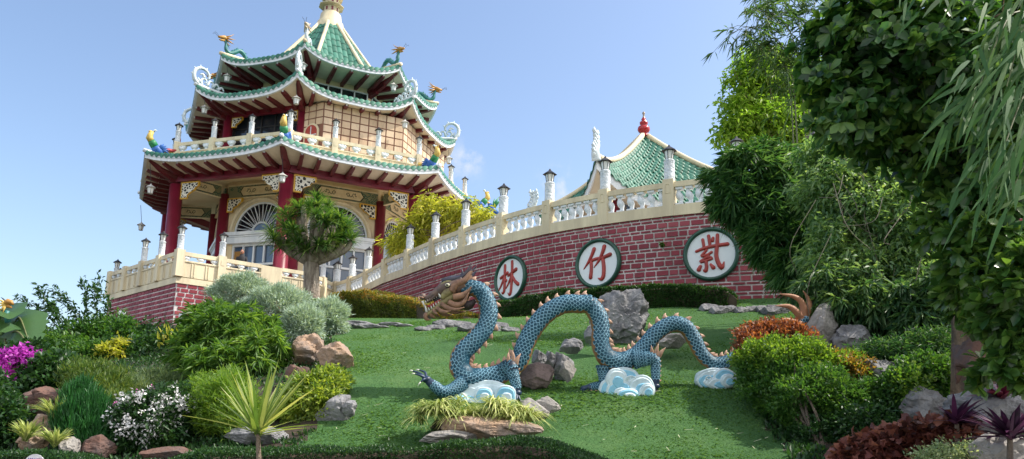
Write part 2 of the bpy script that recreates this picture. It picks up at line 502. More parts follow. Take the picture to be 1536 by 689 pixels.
# ---- painted friezes -------------------------------------------------------
def friezemat():
    m, n, out = nt('painted_green_frieze'); N = n.nodes; L = n.links
    p = N.new('ShaderNodeBsdfPrincipled'); L.new(p.outputs[0], out.inputs[0]); p.inputs['Roughness'].default_value = .6
    tc = N.new('ShaderNodeTexCoord'); v = N.new('ShaderNodeTexVoronoi'); v.feature = 'F1'; v.distance = 'MANHATTAN'; v.inputs['Scale'].default_value = 3.2
    L.new(tc.outputs['Object'], v.inputs['Vector'])
    r = N.new('ShaderNodeValToRGB'); e = r.color_ramp.elements; r.color_ramp.interpolation = 'CONSTANT'
    for pos, c in ((.0, (.5, .42, .22)), (.12, (.05, .12, .08)), (.3, (.18, .25, .17)), (.45, (.42, .38, .22)), (.52, (.07, .15, .11)), (.75, (.25, .26, .16))):
        if pos == 0: e[0].position = 0; e[0].color = (*c, 1)
        elif pos == .12: e[1].position = .12; e[1].color = (*c, 1)
        else: q = e.new(pos); q.color = (*c, 1)
    L.new(v.outputs['Distance'], r.inputs[0]); L.new(r.outputs[0], p.inputs['Base Color'])
    return m
FRZ = friezemat()
FCREAM = mat('frieze_cream_field', (.80, .70, .48), .6, (.66, .54, .32), 3)
def squiggle(b, o, X, Y, N, s, m):
    """little coiling creature drawn with brush strokes"""
    for path in ([(-.62, -.06), (-.56, .16), (-.36, .22), (-.26, .04), (-.12, -.18), (.06, -.16), (.12, .06), (.26, .22), (.46, .14), (.44, -.06), (.30, -.04)],
                 [(-.62, -.06), (-.72, .0), (-.76, -.1)], [(-.2, -.06), (-.36, -.14), (-.42, -.24)], [(.1, -.04), (.24, -.18), (.36, -.2)], [(-.56, .16), (-.66, .24), (-.56, .3)]):
        P = spline([(x * s, y * s) for x, y in path], 3 * len(path))
        b.tube([o + X * x + Y * y + N * .012 for x, y in P], .034 * s, 5, m, side=N, flat=.5)
def frieze(o, X, N, w, h, figs=2):
    Y = Z; b = MB()
    b.box(o, X * w / 2, N * .04, Y * h / 2, 0)
    fw = w * .52; fh = h * .72
    out = [(-fw / 2 - .14, 0), (-fw / 2, -fh / 2), (fw / 2, -fh / 2), (fw / 2 + .14, 0), (fw / 2, fh / 2), (-fw / 2, fh / 2)]
    for sg in (1, -1):
        XX = X * sg; NN = N * sg
        b.prism([(x * 1.06, y * 1.14) for x, y in out], o + NN * .04, XX, Y, NN, .012, 2)
        b.prism(out, o + NN * .052, XX, Y, NN, .012, 1)
        for i in range(figs):
            squiggle(b, o + XX * ((i - (figs - 1) / 2) * fw * .48) + NN * .064, XX * (1 if i == 0 else -1), Y, NN, fh * .95, 3)
    b.box(o + Y * (h / 2 + .03), X * w / 2, N * .07, Y * .03, 1); b.box(o - Y * (h / 2 + .02), X * w / 2, N * .06, Y * .02, 1)
    return b.build('frieze_panel', [FRZ, FCREAM, INK, INK], pagoda)
for k in range(8):
    n, t = fframe(k)
    if k in (7, 0, 6, 1, 5): frieze(fp(k, 0, 5.0 * CA + .1, 10.84), t, n, 2 * 5.05 * CA * TA - .3, .56)
for k in (-2, -1, 0, 1, 2):
    d = vdir(k); s = Vector((d.y, -d.x, 0))
    frieze(C + d * 6.28 + Z * 10.84, d, s, 1.85, .52, 1)

# ---- ground floor walls with fan windows ------------------------------------
AR = 1.45; SPR = 8.9
for k in range(8):
    n, t = fframe(k); r = 5.0 * CA; hw = 5.0 * CA * TA
    def Q(w, z, dr=0.): return fp(k, w, r + dr, z)
    b = MB()
    for sg in (-1, 1):
        b.box(Q(sg * (hw + AR) / 2, (FLOOR + SPR) / 2, -.12), t * (hw - AR) / 2, n * .12, Z * (SPR - FLOOR) / 2)
    m = 20; A = [(-math.cos(PI * i / m) * AR, SPR + math.sin(PI * i / m) * AR) for i in range(m + 1)]
    V = []
    for (x, zz) in A:
        V += [Q(x, zz), Q(x, 11.4), Q(x, zz, -.24)]
    F = [(3 * i, 3 * i + 3, 3 * i + 4, 3 * i + 1) for i in range(m)] + [(3 * i, 3 * i + 2, 3 * i + 5, 3 * i + 3) for i in range(m)]
    b.add(V, F)
    for sg in (-1, 1): b.add([Q(sg * AR, SPR), Q(sg * hw, SPR), Q(sg * hw, 11.4), Q(sg * AR, 11.4)], [(0, 1, 2, 3) if sg > 0 else (3, 2, 1, 0)])
    b.tube([Q(x * 1.07, SPR + (zz - SPR) * 1.07, .02) for x, zz in A], .10, 6, 1)
    wl = b.build('gallery_wall', [WARM, CREAM], pagoda)
    if k not in (5, 6, 7, 0, 1): continue
    # sill / entablature
    e = MB(); e.box(Q(0, 8.50, .02), t * 1.62, n * .16, Z * .14); e.box(Q(0, 8.80, .06), t * 1.72, n * .22, Z * .08); e.box(Q(0, 8.68, .03), t * 1.66, n * .19, Z * .035)
    e.build('window_lintel', WHITE, pagoda)
    g = MB(); g.add([Q(x, zz, -.16) for x, zz in A], [tuple(range(m + 1))[::-1]])
    fw = g.build('fan_window', GLASSD, pagoda)
    f = MB()
    for i in range(1, 18):
        a = PI * i / 18; x, y = -math.cos(a), math.sin(a)
        f.tube([Q(x * .46, SPR + y * .46, -.12), Q(x * AR * .985, SPR + y * AR * .985, -.12)], .014, 5)
        if i % 2:
            a2 = PI * (i + 1) / 18
            f.tube([Q(x * AR * .98, SPR + y * AR * .98, -.12), Q(-math.cos(a2) * .46, SPR + math.sin(a2) * .46, -.12)], .011, 4)
    for rad, th in ((.46, .05), (AR - .05, .05)):
        f.tube([Q(-math.cos(PI * i / 20) * rad, SPR + math.sin(PI * i / 20) * rad, -.11) for i in range(21)], th, 6)
    f.tube([Q(-AR, SPR + .02, -.11), Q(AR, SPR + .02, -.11)], .05, 6)
    f.build('sunburst_bars', WHITE, fw)
    d = MB(); d.add([Q(-math.cos(PI * i / 16) * .42, SPR + math.sin(PI * i / 16) * .42, -.13) for i in range(17)], [tuple(range(17))[::-1]])
    d.build('half_round_pane', GLASSB, fw)
    # lower windows
    wz0, wz1 = 5.9, 8.36
    g = MB(); g.add([Q(-AR, wz0, -.16), Q(AR, wz0, -.16), Q(AR, wz1, -.16), Q(-AR, wz1, -.16)], [(0, 1, 2, 3)], 0)
    if k == 7: g.box(Q(.42, 6.75, -.14), t * .52, n * .008, Z * .55, 1); g.box(Q(-.22, 6.85, -.14), t * .10, n * .008, Z * .5, 2); g.box(Q(-1.2, 7.75, -.14), t * .2, n * .008, Z * .3, 2)
    lw = g.build('lower_window', [GLASSB, DARK, mat('amber_interior', (.35, .17, .03), .6)], pagoda)
    f = MB()
    for zz, h in ((wz0 + .05, .05), (7.38, .045), (wz1 - .05, .05)): f.box(Q(0, zz, -.1), t * (AR - .0), n * .05, Z * h)
    for i in range(6):
        x = -AR + .05 + (2 * AR - .1) * i / 5; f.box(Q(x, (7.42 + wz1) / 2 - .03, -.098), t * .04, n * .045, Z * (wz1 - 7.42) / 2 * .88)
    for x in (-AR + .05, -.45, 0.0 if k != 7 else -.32, .98, AR - .05): f.box(Q(x, (wz0 + 7.34) / 2, -.097), t * .045, n * .045, Z * (7.34 - wz0) / 2 * .93)
    f.build('window_frame', WHITE, lw)
    s = MB(); s.box(Q(0, (FLOOR + wz0) / 2, -.06), t * (AR - .01), n * .12, Z * (wz0 - FLOOR) / 2); s.build('window_base', WARM, pagoda)

# ---- balcony on the lower roof ------------------------------------------------
RB = 7.62
def cloud_mb(b, c, X, s, m=0):
    """small cloud shaped baluster: a mushroom of three lobes on a stem"""
    N = X.cross(Z)
    b.ell(c + Z * .02 * s, .19 * s, .10 * s, .10 * s, m, 10, 6, (X, N, Z)); b.ell(c - X * .12 * s + Z * .08 * s, .10 * s, .09 * s, .09 * s, m, 8, 6, (X, N, Z))
    b.ell(c + X * .12 * s + Z * .08 * s, .10 * s, .09 * s, .09 * s, m, 8, 6, (X, N, Z)); b.ell(c + Z * .12 * s, .14 * s, .09 * s, .08 * s, m, 8, 6, (X, N, Z))
    b.ell(c - Z * .12 * s, .10 * s, .08 * s, .07 * s, m, 8, 6, (X, N, Z))
    return b
def cloudrail(parent, a, c, z0, zp, zr, nbay, skip_first=False, zlamp=.55, post=.13, lamps=True, stiles=True, last=True, lamp0=0):
    """railing from a to c: base panel z0..zp, cloud balusters, hand rail top zr, posts with lamp on top"""
    a, c = Vector((a.x, a.y, 0)), Vector((c.x, c.y, 0)); X = (c - a).normalized(); N = Vector((X.y, -X.x, 0)); L = (c - a).length
    b = MB(); m = (a + c) / 2
    b.box(m + Z * (z0 + zp) / 2, X * L / 2, N * .055, Z * (zp - z0) / 2)
    b.box(m + Z * (zp + .03), X * L / 2, N * .085, Z * .03)
    b.box(m + Z * (zr - .075), X * L / 2, N * .08, Z * .075)
    step = L / nbay
    if stiles:
        for i in range(nbay):
            for j in range(3):
                p = a + X * (step * (i + (j + .5) / 3)); w = step / 3 * .5 - .05
                for dx in (-w, w): b.box(p + X * dx + N * .06 + Z * (z0 + zp) / 2, X * .018, N * .02, Z * (zp - z0) / 2 * .86)
    b.build('hand_rail', CREAM, parent)
    cl = None
    for i in range(nbay):
        for j in range(3):
            p = a + X * (step * (i + (j + .5) / 3)) + Z * ((zp + zr - .09) / 2 - .0)
            if cl is None:
                p0 = p; cl = cloud_mb(MB(), p, X, (zr - .09 - zp) / .40).build('cloud_baluster', WHITE, parent, True)
            else: inst(cl, 'cloud_baluster', parent, ROOT[parent.name] + (p - p0))
    for i in range(nbay + 1):
        if (i == 0 and skip_first) or (i == nbay and not last): continue
        p = a + X * (step * i)
        q = MB(); q.box(p + Z * (z0 + zr + .06) / 2, X * post, N * post, Z * (zr + .06 - z0) / 2)
        q.box(p + N * (post + .004) + Z * (zr - .22), X * .06, N * .006, Z * .1)
        po = q.build('rail_post', CREAM, parent)
        if lamps and i >= lamp0:
            l = MB(); l.lathe(p, [(.115, zr + .06), (.125, zr + .1), (.115, zr + .14), (.115, zr + zlamp), (.135, zr + zlamp + .03), (.10, zr + zlamp + .06)], 12, 0)
            autosmooth(l.build('lamp_column', RELIEF, po))
            autosmooth(lantern_mb(MB(), p + Z * (zr + zlamp + .05), .82).build('post_lantern', [LGLASS, BLACKM], po), 30)
bal = MB()
for k in range(8):
    a, c = vtx(k, 7.75, 0), vtx(k + 1, 7.75, 0)
    m = (a + c) / 2; X = (c - a).normalized(); N = Vector((X.y, -X.x, 0)); L = (c - a).length
    bal.box(m + Z * 11.72, X * L / 2, N * .12, Z * .12)
    bal.add([vtx(k, 7.7, 11.8), vtx(k + 1, 7.7, 11.8), vtx(k + 1, 3, 11.8), vtx(k, 3, 11.8)], [(0, 1, 2, 3)])
balcony = bal.build('balcony', CREAM, pagoda)
for k in (-3, -2, -1, 0, 1, 2):
    cloudrail(balcony, vtx(k, RB), vtx(k + 1, RB), 11.70, 12.02, 12.5, 3, k != -3, .55)

# ---- upper floor -----------------------------------------------------------------
colgroup(5.30, 11.8, 14.72, .22, 'upper_column')
for k in range(8):
    b = MB(); a, c = vtx(k, 5.3, 14.62), vtx(k + 1, 5.3, 14.62); b.beam(a, c, .2, .26); b.build('upper_beam', MAROON, pagoda)
for k in (-2, -1): # glazed side
    n, t = fframe(k); r = 4.95 * CA; hw = 4.95 * CA * TA
    g = MB(); g.add([fp(k, -hw, r, 11.8), fp(k, hw, r, 11.8), fp(k, hw, r, 14.72), fp(k, -hw, r, 14.72)], [(0, 1, 2, 3)])
    uw = g.build('upper_window', GLASSB if k == -2 else glassmat('smoky_glass', (.022, .03, .045), .06), pagoda)
    f = MB()
    for i in range(6): f.box(fp(k, -hw + 2 * hw * i / 5, r + .03, 13.25), t * .035, n * .03, Z * 1.45)
    for zz in (11.85, 12.7, 13.35, 14.0, 14.66): f.box(fp(k, 0, r + .028, zz), t * hw, n * .025, Z * .03)
    f.build('window_bars', BLACKM, uw)
    hw2 = 5.3 * CA * TA
    for sg in (-1, 1): bracket(k, sg * (hw2 - .22), -sg, 5.3, 14.48, .62)
STONE = island('pale_buff_block', [(.55, .40, .27), (.66, .50, .35), (.74, .58, .42)], .75, .3, .3, 1.3)
GROUT = mat('brown_grout', (.22, .10, .07), .8, (.16, .07, .05), 3)
def blockwall(mb, a, c, z0, z1, bw, bh, skip=None):
    a, c = Vector((a.x, a.y, 0)), Vector((c.x, c.y, 0)); X = (c - a).normalized(); N = Vector((X.y, -X.x, 0)); L = (c - a).length
    mb.box((a + c) / 2 + Z * (z0 + z1) / 2 - N * .12, X * L / 2, N * .12, Z * (z1 - z0) / 2, 0)
    nx = max(1, round(L / bw)); nz = round((z1 - z0) / bh); bw = L / nx; bh = (z1 - z0) / nz; g = .028
    for i in range(nx):
        for j in range(nz):
            x = (i + .5) * bw; zz = z0 + (j + .5) * bh
            if skip and skip(x, zz): continue
            mb.box(a + X * x + Z * zz + N * .008, X * (bw / 2 - g), N * .016, Z * (bh / 2 - g), 1)
A_, B_ = vtx(0, 6.45), vtx(1, 6.45)
C1 = A_ + (B_ - A_) * .235; pc = vtx(0, 5.35)
w = MB()
blockwall(w, pc, C1, 11.8, 14.62, .42, .36, lambda x, zz: abs(x - .66) < .42 and zz < 13.65)
blockwall(w, C1, B_, 11.8, 14.62, .44, .36)
for k in (1, 2, 3, 4): blockwall(w, vtx(k, 6.45), vtx(k + 1, 6.45), 11.8, 14.62, .44, .36)
w.build('stone_block_wall', [GROUT, STONE], pagoda)
X = (C1 - pc).normalized(); N = Vector((X.y, -X.x, 0)); o = pc + X * .66; o.z = 0
arc = lambda r: [(-r, 11.85), (r, 11.85)] + [(math.cos(PI * i / 14) * r, 13.25 + math.sin(PI * i / 14) * r) for i in range(15)]
b = MB(); b.prism(arc(.42), o + N * .01, X, Z, N, .06, 0); dw = b.build('arched_window', CREAM, pagoda)
b = MB(); b.prism(arc(.33), o + N * .072, X, Z, N, .02, 0)
b.build('red_shutter', mat('red_shutter_paint', (.38, .04, .02), .5), dw)
b = MB(); b.box(o + N * .1 + Z * 12.7, X * .02, N * .01, Z * .8); b.box(o + N * .1 + Z * 13.1, X * .32, N * .01, Z * .02); b.box(o + N * .1 + X * .1 + Z * 12.5, X * .08, N * .008, Z * .4)
b.build('window_bar', WHITE, dw)

# ---- clerestory under the top roof --------------------------------------------------
b = MB()
for k in range(8):
    b.add([vtx(k, 3.8, 15.6), vtx(k + 1, 3.8, 15.6), vtx(k + 1, 3.8, 17.0), vtx(k, 3.8, 17.0)], [(0, 1, 2, 3)])
b.build('clerestory_wall', WARM, pagoda)
for k in (-2, -1, 0, 1):
    n, t = fframe(k); r = 3.8 * CA + .02; hw = 3.8 * CA * TA
    g = MB(); g.box(fp(k, 0, r, 16.32), t * (hw - .15), n * .015, Z * .22); cw = g.build('clerestory_window', GLASSD, pagoda)
    f = MB()
    for zz in (16.09, 16.56): f.box(fp(k, 0, r + .03, zz), t * (hw - .12), n * .04, Z * .03)
    for i in range(5): f.box(fp(k, -hw + .15 + (2 * hw - .3) * i / 4, r + .028, 16.32), t * .03, n * .035, Z * .21)
    f.build('window_frame', WHITE, cw)

# ---- ornaments on the roof corners ----------------------------------------------------
DTEAL = mat('teal_dragon_paint', (.03, .20, .19), .45, (.02, .11, .11), 8)
DGOLD = mat('gold_dragon_paint', (.50, .27, .06), .45, (.33, .14, .03), 6)
WCURL = mat('white_plaster_scroll', (.66, .74, .78), .6, (.42, .52, .58), 6, .9)
BLUEP = mat('bright_blue_paint', (.03, .14, .48), .5, (.02, .08, .30), 6)
GREENP = mat('bright_green_paint', (.03, .26, .10), .5); YELP = mat('yellow_ornament_paint', (.66, .48, .12), .5, (.5, .33, .07), 6)
REDP = mat('red_ornament_paint', (.40, .03, .04), .5)
def plane(k, R, z, sc=1.):
    d = vdir(k); o = vtx(k, R, z); return lambda x, y, s=0.: o + d * (x * sc) + Z * (y * sc) + Vector((-d.y, d.x, 0)) * (s * sc)
def roof_dragon(k, ro, Rt, z, pale=False):
    q = plane(k, Rt, z); b = MB()
    P = spline([(-1.25, .08), (-1.0, .42), (-.75, .50), (-.52, .32), (-.28, .18), (-.08, .30), (-.06, .58), (.04, .76)], 26)
    b.tube([q(x, y) for x, y in P], [.05 + .06 * math.sin(PI * min(1, (i + 4) / 29)) for i in range(26)], 8, 0)
    for i in range(2, 25, 2):
        x, y = P[i]; tx, ty = P[min(i + 1, 25)] - P[i - 1]; l = math.hypot(tx, ty); nx, ny = -ty / l, tx / l
        b.tube([q(x + nx * .08, y + ny * .08), q(x + nx * .17 - tx, y + ny * .17 - ty)], [.035, .005], 4, 0)
    b.tube([q(-.5, .3), q(-.42, .12), q(-.35, .0)], [.05, .04, .05], 6, 1)
    h = 1
    b.tube([q(-.10, .80), q(.06, .84), q(.22, .80), q(.36, .77)], [.08, .12, .075, .05], 8, h)
    b.tube([q(.04, .72), q(.2, .66), q(.31, .64)], [.07, .045, .02], 6, h)
    for s in (-1, 1):
        b.tube([q(.0, .9, .05 * s), q(-.2, 1.0, .08 * s), q(-.36, 1.16, .1 * s)], [.035, .025, .006], 5, h)
        b.tube([q(-.05, .82, .09 * s), q(-.26, .84, .14 * s), q(-.42, .88, .16 * s)], [.04, .03, .006], 5, h)
        b.tube([q(-.05, .74, .09 * s), q(-.24, .66, .14 * s), q(-.38, .64, .16 * s)], [.04, .03, .006], 5, h)
        b.tube([q(.35, .80, .03 * s), q(.5, .9, .06 * s), q(.6, .84, .08 * s), q(.56, .94, .1 * s)], [.008] * 4, 4, 2)
    b.build('roof_dragon', [DTEAL if not pale else WCURL, DGOLD if not pale else mat('pale_gilt', (.62, .5, .36), .5), BLACKM], ro, True)
for k in (-3, -2, -1, 0, 1, 2, 3): roof_dragon(k, top, 5.85, 17.55, k == 0)
def scroll(k, ro, Rt, z):
    q = plane(k, Rt, z, .88); b = MB()
    S = [(.02, .05), (.25, .35), (.22, .75), (-.08, .98), (-.40, .92), (-.58, .66), (-.50, .48)]
    P = spline(S, 22); b.tube([q(x, y) for x, y in P], [.11 - .06 * i / 21 for i in range(22)], 7)
    for i in range(3, 20, 3):
        x, y = P[i]; dx, dy = x + .16, y - .55; l = math.hypot(dx, dy)
        b.tube([q(x, y), q(x + dx / l * .18, y + dy / l * .18)], [.06, .01], 5)
    for S in ([(-.2, .05), (-.15, .35), (-.38, .45), (-.45, .28), (-.32, .24)], [(-.5, .12), (-.62, .42), (-.82, .36), (-.74, .2)], [(-.8, .15), (-.98, .38), (-1.15, .25), (-1.02, .14)],
              [(-1.1, .12), (-1.3, .3), (-1.45, .16)], [(-.3, .5), (-.2, .68), (-.05, .6)], [(-.1, .2), (.05, .4)]):
        P = spline(S, 10); b.tube([q(x, y) for x, y in P], [.075 - .045 * i / 9 for i in range(10)], 6)
    b.build('scroll_ornament', WCURL, ro, True)
for k in (-3, -2, -1, 0, 1, 2, 3): scroll(k, midr, 6.95, 15.58)
def phoenix(k, ro, Rt, z):
    q = plane(k, Rt, z, .68); b = MB()
    b.tube([q(-.75, .22), q(-.5, .35), q(-.28, .52), q(-.12, .72)], [.12, .2, .2, .16], 10, 0)
    b.tube([q(-.15, .68), q(.02, .88), q(.12, 1.0)], [.17, .17, .14], 10, 1)
    b.tube([q(.10, .98), q(.24, 1.14), q(.20, 1.4), q(.10, 1.6)], [.14, .15, .11, .08], 10, 2)
    b.tube([q(.12, 1.52), q(.26, 1.6), q(.36, 1.56)], [.07, .05, .01], 6, 2)
    for s in (-1, 1):
        b.tube([q(.05, 1.6, .05 * s), q(-.04, 1.74, .09 * s), q(-.14, 1.72, .12 * s)], [.04, .04, .02], 5, 4)
        for i in range(5):
            a = .2 + i * .35
            b.tube([q(-.45, .42, .12 * s), q(-.45 - .3 * math.cos(a), .42 + .34 * math.sin(a), .26 * s), q(-.45 - .55 * math.cos(a - .3), .42 + .52 * math.sin(a - .3), .3 * s)], [.07, .06, .01], 5, 0)
    for j, (e, mm) in enumerate(((0, 2), (.1, 2), (.2, 3))):
        P = spline([(-.6, .6), (-.95, .58 + e * .5), (-1.35, .66 + e * .4), (-1.65, .98), (-1.5 - e, 1.45 + e * 1.2)], 14)
        b.tube([q(x, y, (j - 1) * .08) for x, y in P], [.10 - .065 * i / 13 for i in range(14)], 6, mm)
    for j in range(3):
        P = spline([(-1.55, .55), (-1.75, 1.0), (-1.72 + j * .1, 1.6 + .12 * j)], 8)
        b.tube([q(x, y, (j - 1) * .07) for x, y in P], [.05 - .04 * i / 7 for i in range(8)], 5, 4)
    b.build('phoenix_ornament', [BLUEP, GREENP, YELP, REDP, WCURL], ro, True)
for k in (-2, -1, 0, 1, 2): phoenix(k, low, 8.7, 11.60)
# ================================================================== GROUND
GU = np.array([-3., -1.2, -.67, -.45, -.3, -.2, 0., .22, .34, .5, .75, 1.2, 3.])
GD = np.array([0, 7.6, 8.2, 9., 11, 14, 18, 23, 28, 34, 40, 60, 110, 400])
GZ = np.array([
 [-1.6, -1.5, -1.3, -1., -.6, -.2, .3, .8, 1., 1., .5, -3, -14, -40],
 [-1.6, -1.5, -1.2, -.8, -.3, .2, .8, 1.3, 1.6, 1.8, 1.5, -2, -14, -40],
 [-1.6, -1.5, -1.1, -.55, .0, .6, 1.2, 1.8, 2.2, 2.6, 2.6, 1, -12, -40],
 [-1.6, -1.5, -.9, -.38, .3, 1.1, 2.1, 3.0, 3.4, 4.0, 4.4, 3, -10, -40],
 [-1.6, -1.5, -.75, -.22, .6, 1.5, 2.4, 3.3, 4.1, 4.5, 4.5, 3, -10, -40],
 [-1.6, -1.5, -.7, -.17, .75, 1.62, 2.5, 3.35, 4.2, 4.6, 4.6, 3, -10, -40],
 [-1.6, -1.5, -.62, -.13, .72, 1.66, 2.74, 3.5, 4.4, 4.6, 4.6, 3, -10, -40],
 [-1.6, -.9, -.42, -.12, .75, 1.85, 3.2, 4.3, 4.6, 4.6, 4.6, 3, -10, -40],
 [-1.6, -.9, -.40, -.12, .78, 1.95, 3.35, 4.4, 4.6, 4.6, 4.6, 3, -10, -40],
 [-1.6, -1.0, -.35, .1, 1.1, 2.3, 3.6, 4.5, 4.8, 4.8, 4.6, 3, -10, -40],
 [-1.6, -1.0, -.30, .2, 1.3, 2.5, 3.8, 4.6, 4.8, 4.8, 4.6, 3, -10, -40],
 [-1.6, -1.2, -.4, .2, 1.3, 2.5, 3.8, 4.6, 4.8, 4.8, 4.6, 3, -10, -40],
 [-1.6, -1.4, -.6, .0, 1.0, 2.2, 3.4, 4.2, 4.6, 4.6, 4., 2, -10, -40]])
def _mono(xs, Y, x):
    """smooth (Catmull-Rom) interpolation of rows Y over nodes xs"""
    x = np.clip(x, xs[0], xs[-1]); i = np.clip(np.searchsorted(xs, x, side='right') - 1, 0, len(xs) - 2)
    t = (x - xs[i]) / (xs[i + 1] - xs[i]); t = t * t * (3 - 2 * t) * .35 + t * .65
    return i, t
def ground(x, y):
    x = np.asarray(x, float); y = np.asarray(y, float)
    yy = np.maximum(y, .05); u = x / np.maximum(yy, 3.)
    i, s = _mono(GU, None, u); j, t = _mono(GD, None, yy)
    return (GZ[i, j] * (1 - s) * (1 - t) + GZ[i + 1, j] * s * (1 - t) + GZ[i, j + 1] * (1 - s) * t + GZ[i + 1, j + 1] * s * t)
def gz(x, y): return float(ground(x, y))
def onground(px, d):
    """ground point in the pixel column px at distance d"""
    r = ray(px, 500); 
    for _ in range(4):
        p = r * d; z = gz(p.x, p.y); py = 650 - (z / d) * 1130; r = ray(px, py)
    p = r * d; return Vector((p.x, p.y, gz(p.x, p.y)))

def lawnmat():
    m, n, out = nt('lawn_turf'); N = n.nodes; L = n.links
    p = N.new('ShaderNodeBsdfPrincipled'); L.new(p.outputs[0], out.inputs[0]); p.inputs['Roughness'].default_value = .9; p.inputs['Specular IOR Level'].default_value = .15
    tc = N.new('ShaderNodeTexCoord')
    def noise(sc, d=6, r=.6):
        a = N.new('ShaderNodeTexNoise'); a.inputs['Scale'].default_value = sc; a.inputs['Detail'].default_value = d; a.inputs['Roughness'].default_value = r
        L.new(tc.outputs['Object'], a.inputs['Vector']); return a
    def ramp(a, *cs):
        r = N.new('ShaderNodeValToRGB'); e = r.color_ramp.elements
        while len(e) < len(cs): e.new(.5)
        for q, (pos, c) in zip(e, cs): q.position = pos; q.color = (*c, 1)
        L.new(a.outputs[0], r.inputs[0]); return r
    a = noise(.55, 9, .75); r = ramp(a, (.3, (.042, .102, .033)), (.5, (.060, .14, .045)), (.68, (.10, .18, .062)))
    f = noise(34, 4); r2 = ramp(f, (.3, (.7, .74, .7)), (.65, (1.12, 1.1, 1.08)))
    mx = N.new('ShaderNodeMix'); mx.data_type = 'RGBA'; mx.blend_type = 'MULTIPLY'; mx.inputs[0].default_value = .8
    L.new(r.outputs[0], mx.inputs[6]); L.new(r2.outputs[0], mx.inputs[7]); L.new(mx.outputs[2], p.inputs['Base Color'])
    b = N.new('ShaderNodeBump'); b.inputs['Strength'].default_value = .8; b.inputs['Distance'].default_value = .05
    f2 = noise(22, 6); L.new(f2.outputs[0], b.inputs['Height']); L.new(b.outputs[0], p.inputs['Normal'])
    return m
LAWN = lawnmat()
SOIL = mat('dark_garden_soil', (.045, .032, .022), .95, (.02, .016, .012), 3, 1, .6, 14)
SCRUB = mat('distant_scrub', (.03, .06, .02), .95, (.015, .03, .012), .5)
PAVE = mat('pale_courtyard_paving', (.42, .38, .33), .8, (.34, .30, .26), 1.5)
ASPH = mat('grey_path', (.16, .16, .15), .9, (.10, .10, .10), 3)
LAWNPOLY = [(300, 700), (450, 668), (505, 610), (520, 565), (498, 520), (500, 476), (640, 478), (760, 474), (880, 458), (1000, 452), (1175, 440), (1215, 480), (1130, 520), (1115, 560), (1150, 640), (1200, 700)]
def inpoly(X, Y, P):
    ins = np.zeros(len(X), bool); j = len(P) - 1
    for i in range(len(P)):
        xi, yi = P[i]; xj, yj = P[j]
        ins ^= ((yi > Y) != (yj > Y)) & (X < (xj - xi) * (Y - yi) / (yj - yi + 1e-12) + xi); j = i
    return ins
def project(X, Y, Zz):
    c, s = math.cos(PITCH), math.sin(PITCH)
    d = Y * c + Zz * s; v = Zz * c - Y * s
    u = X / d * FPX; w = -v / d * FPX
    return 768 + u * math.cos(ROLL) - w * math.sin(ROLL), CYP + u * math.sin(ROLL) + w * math.cos(ROLL)
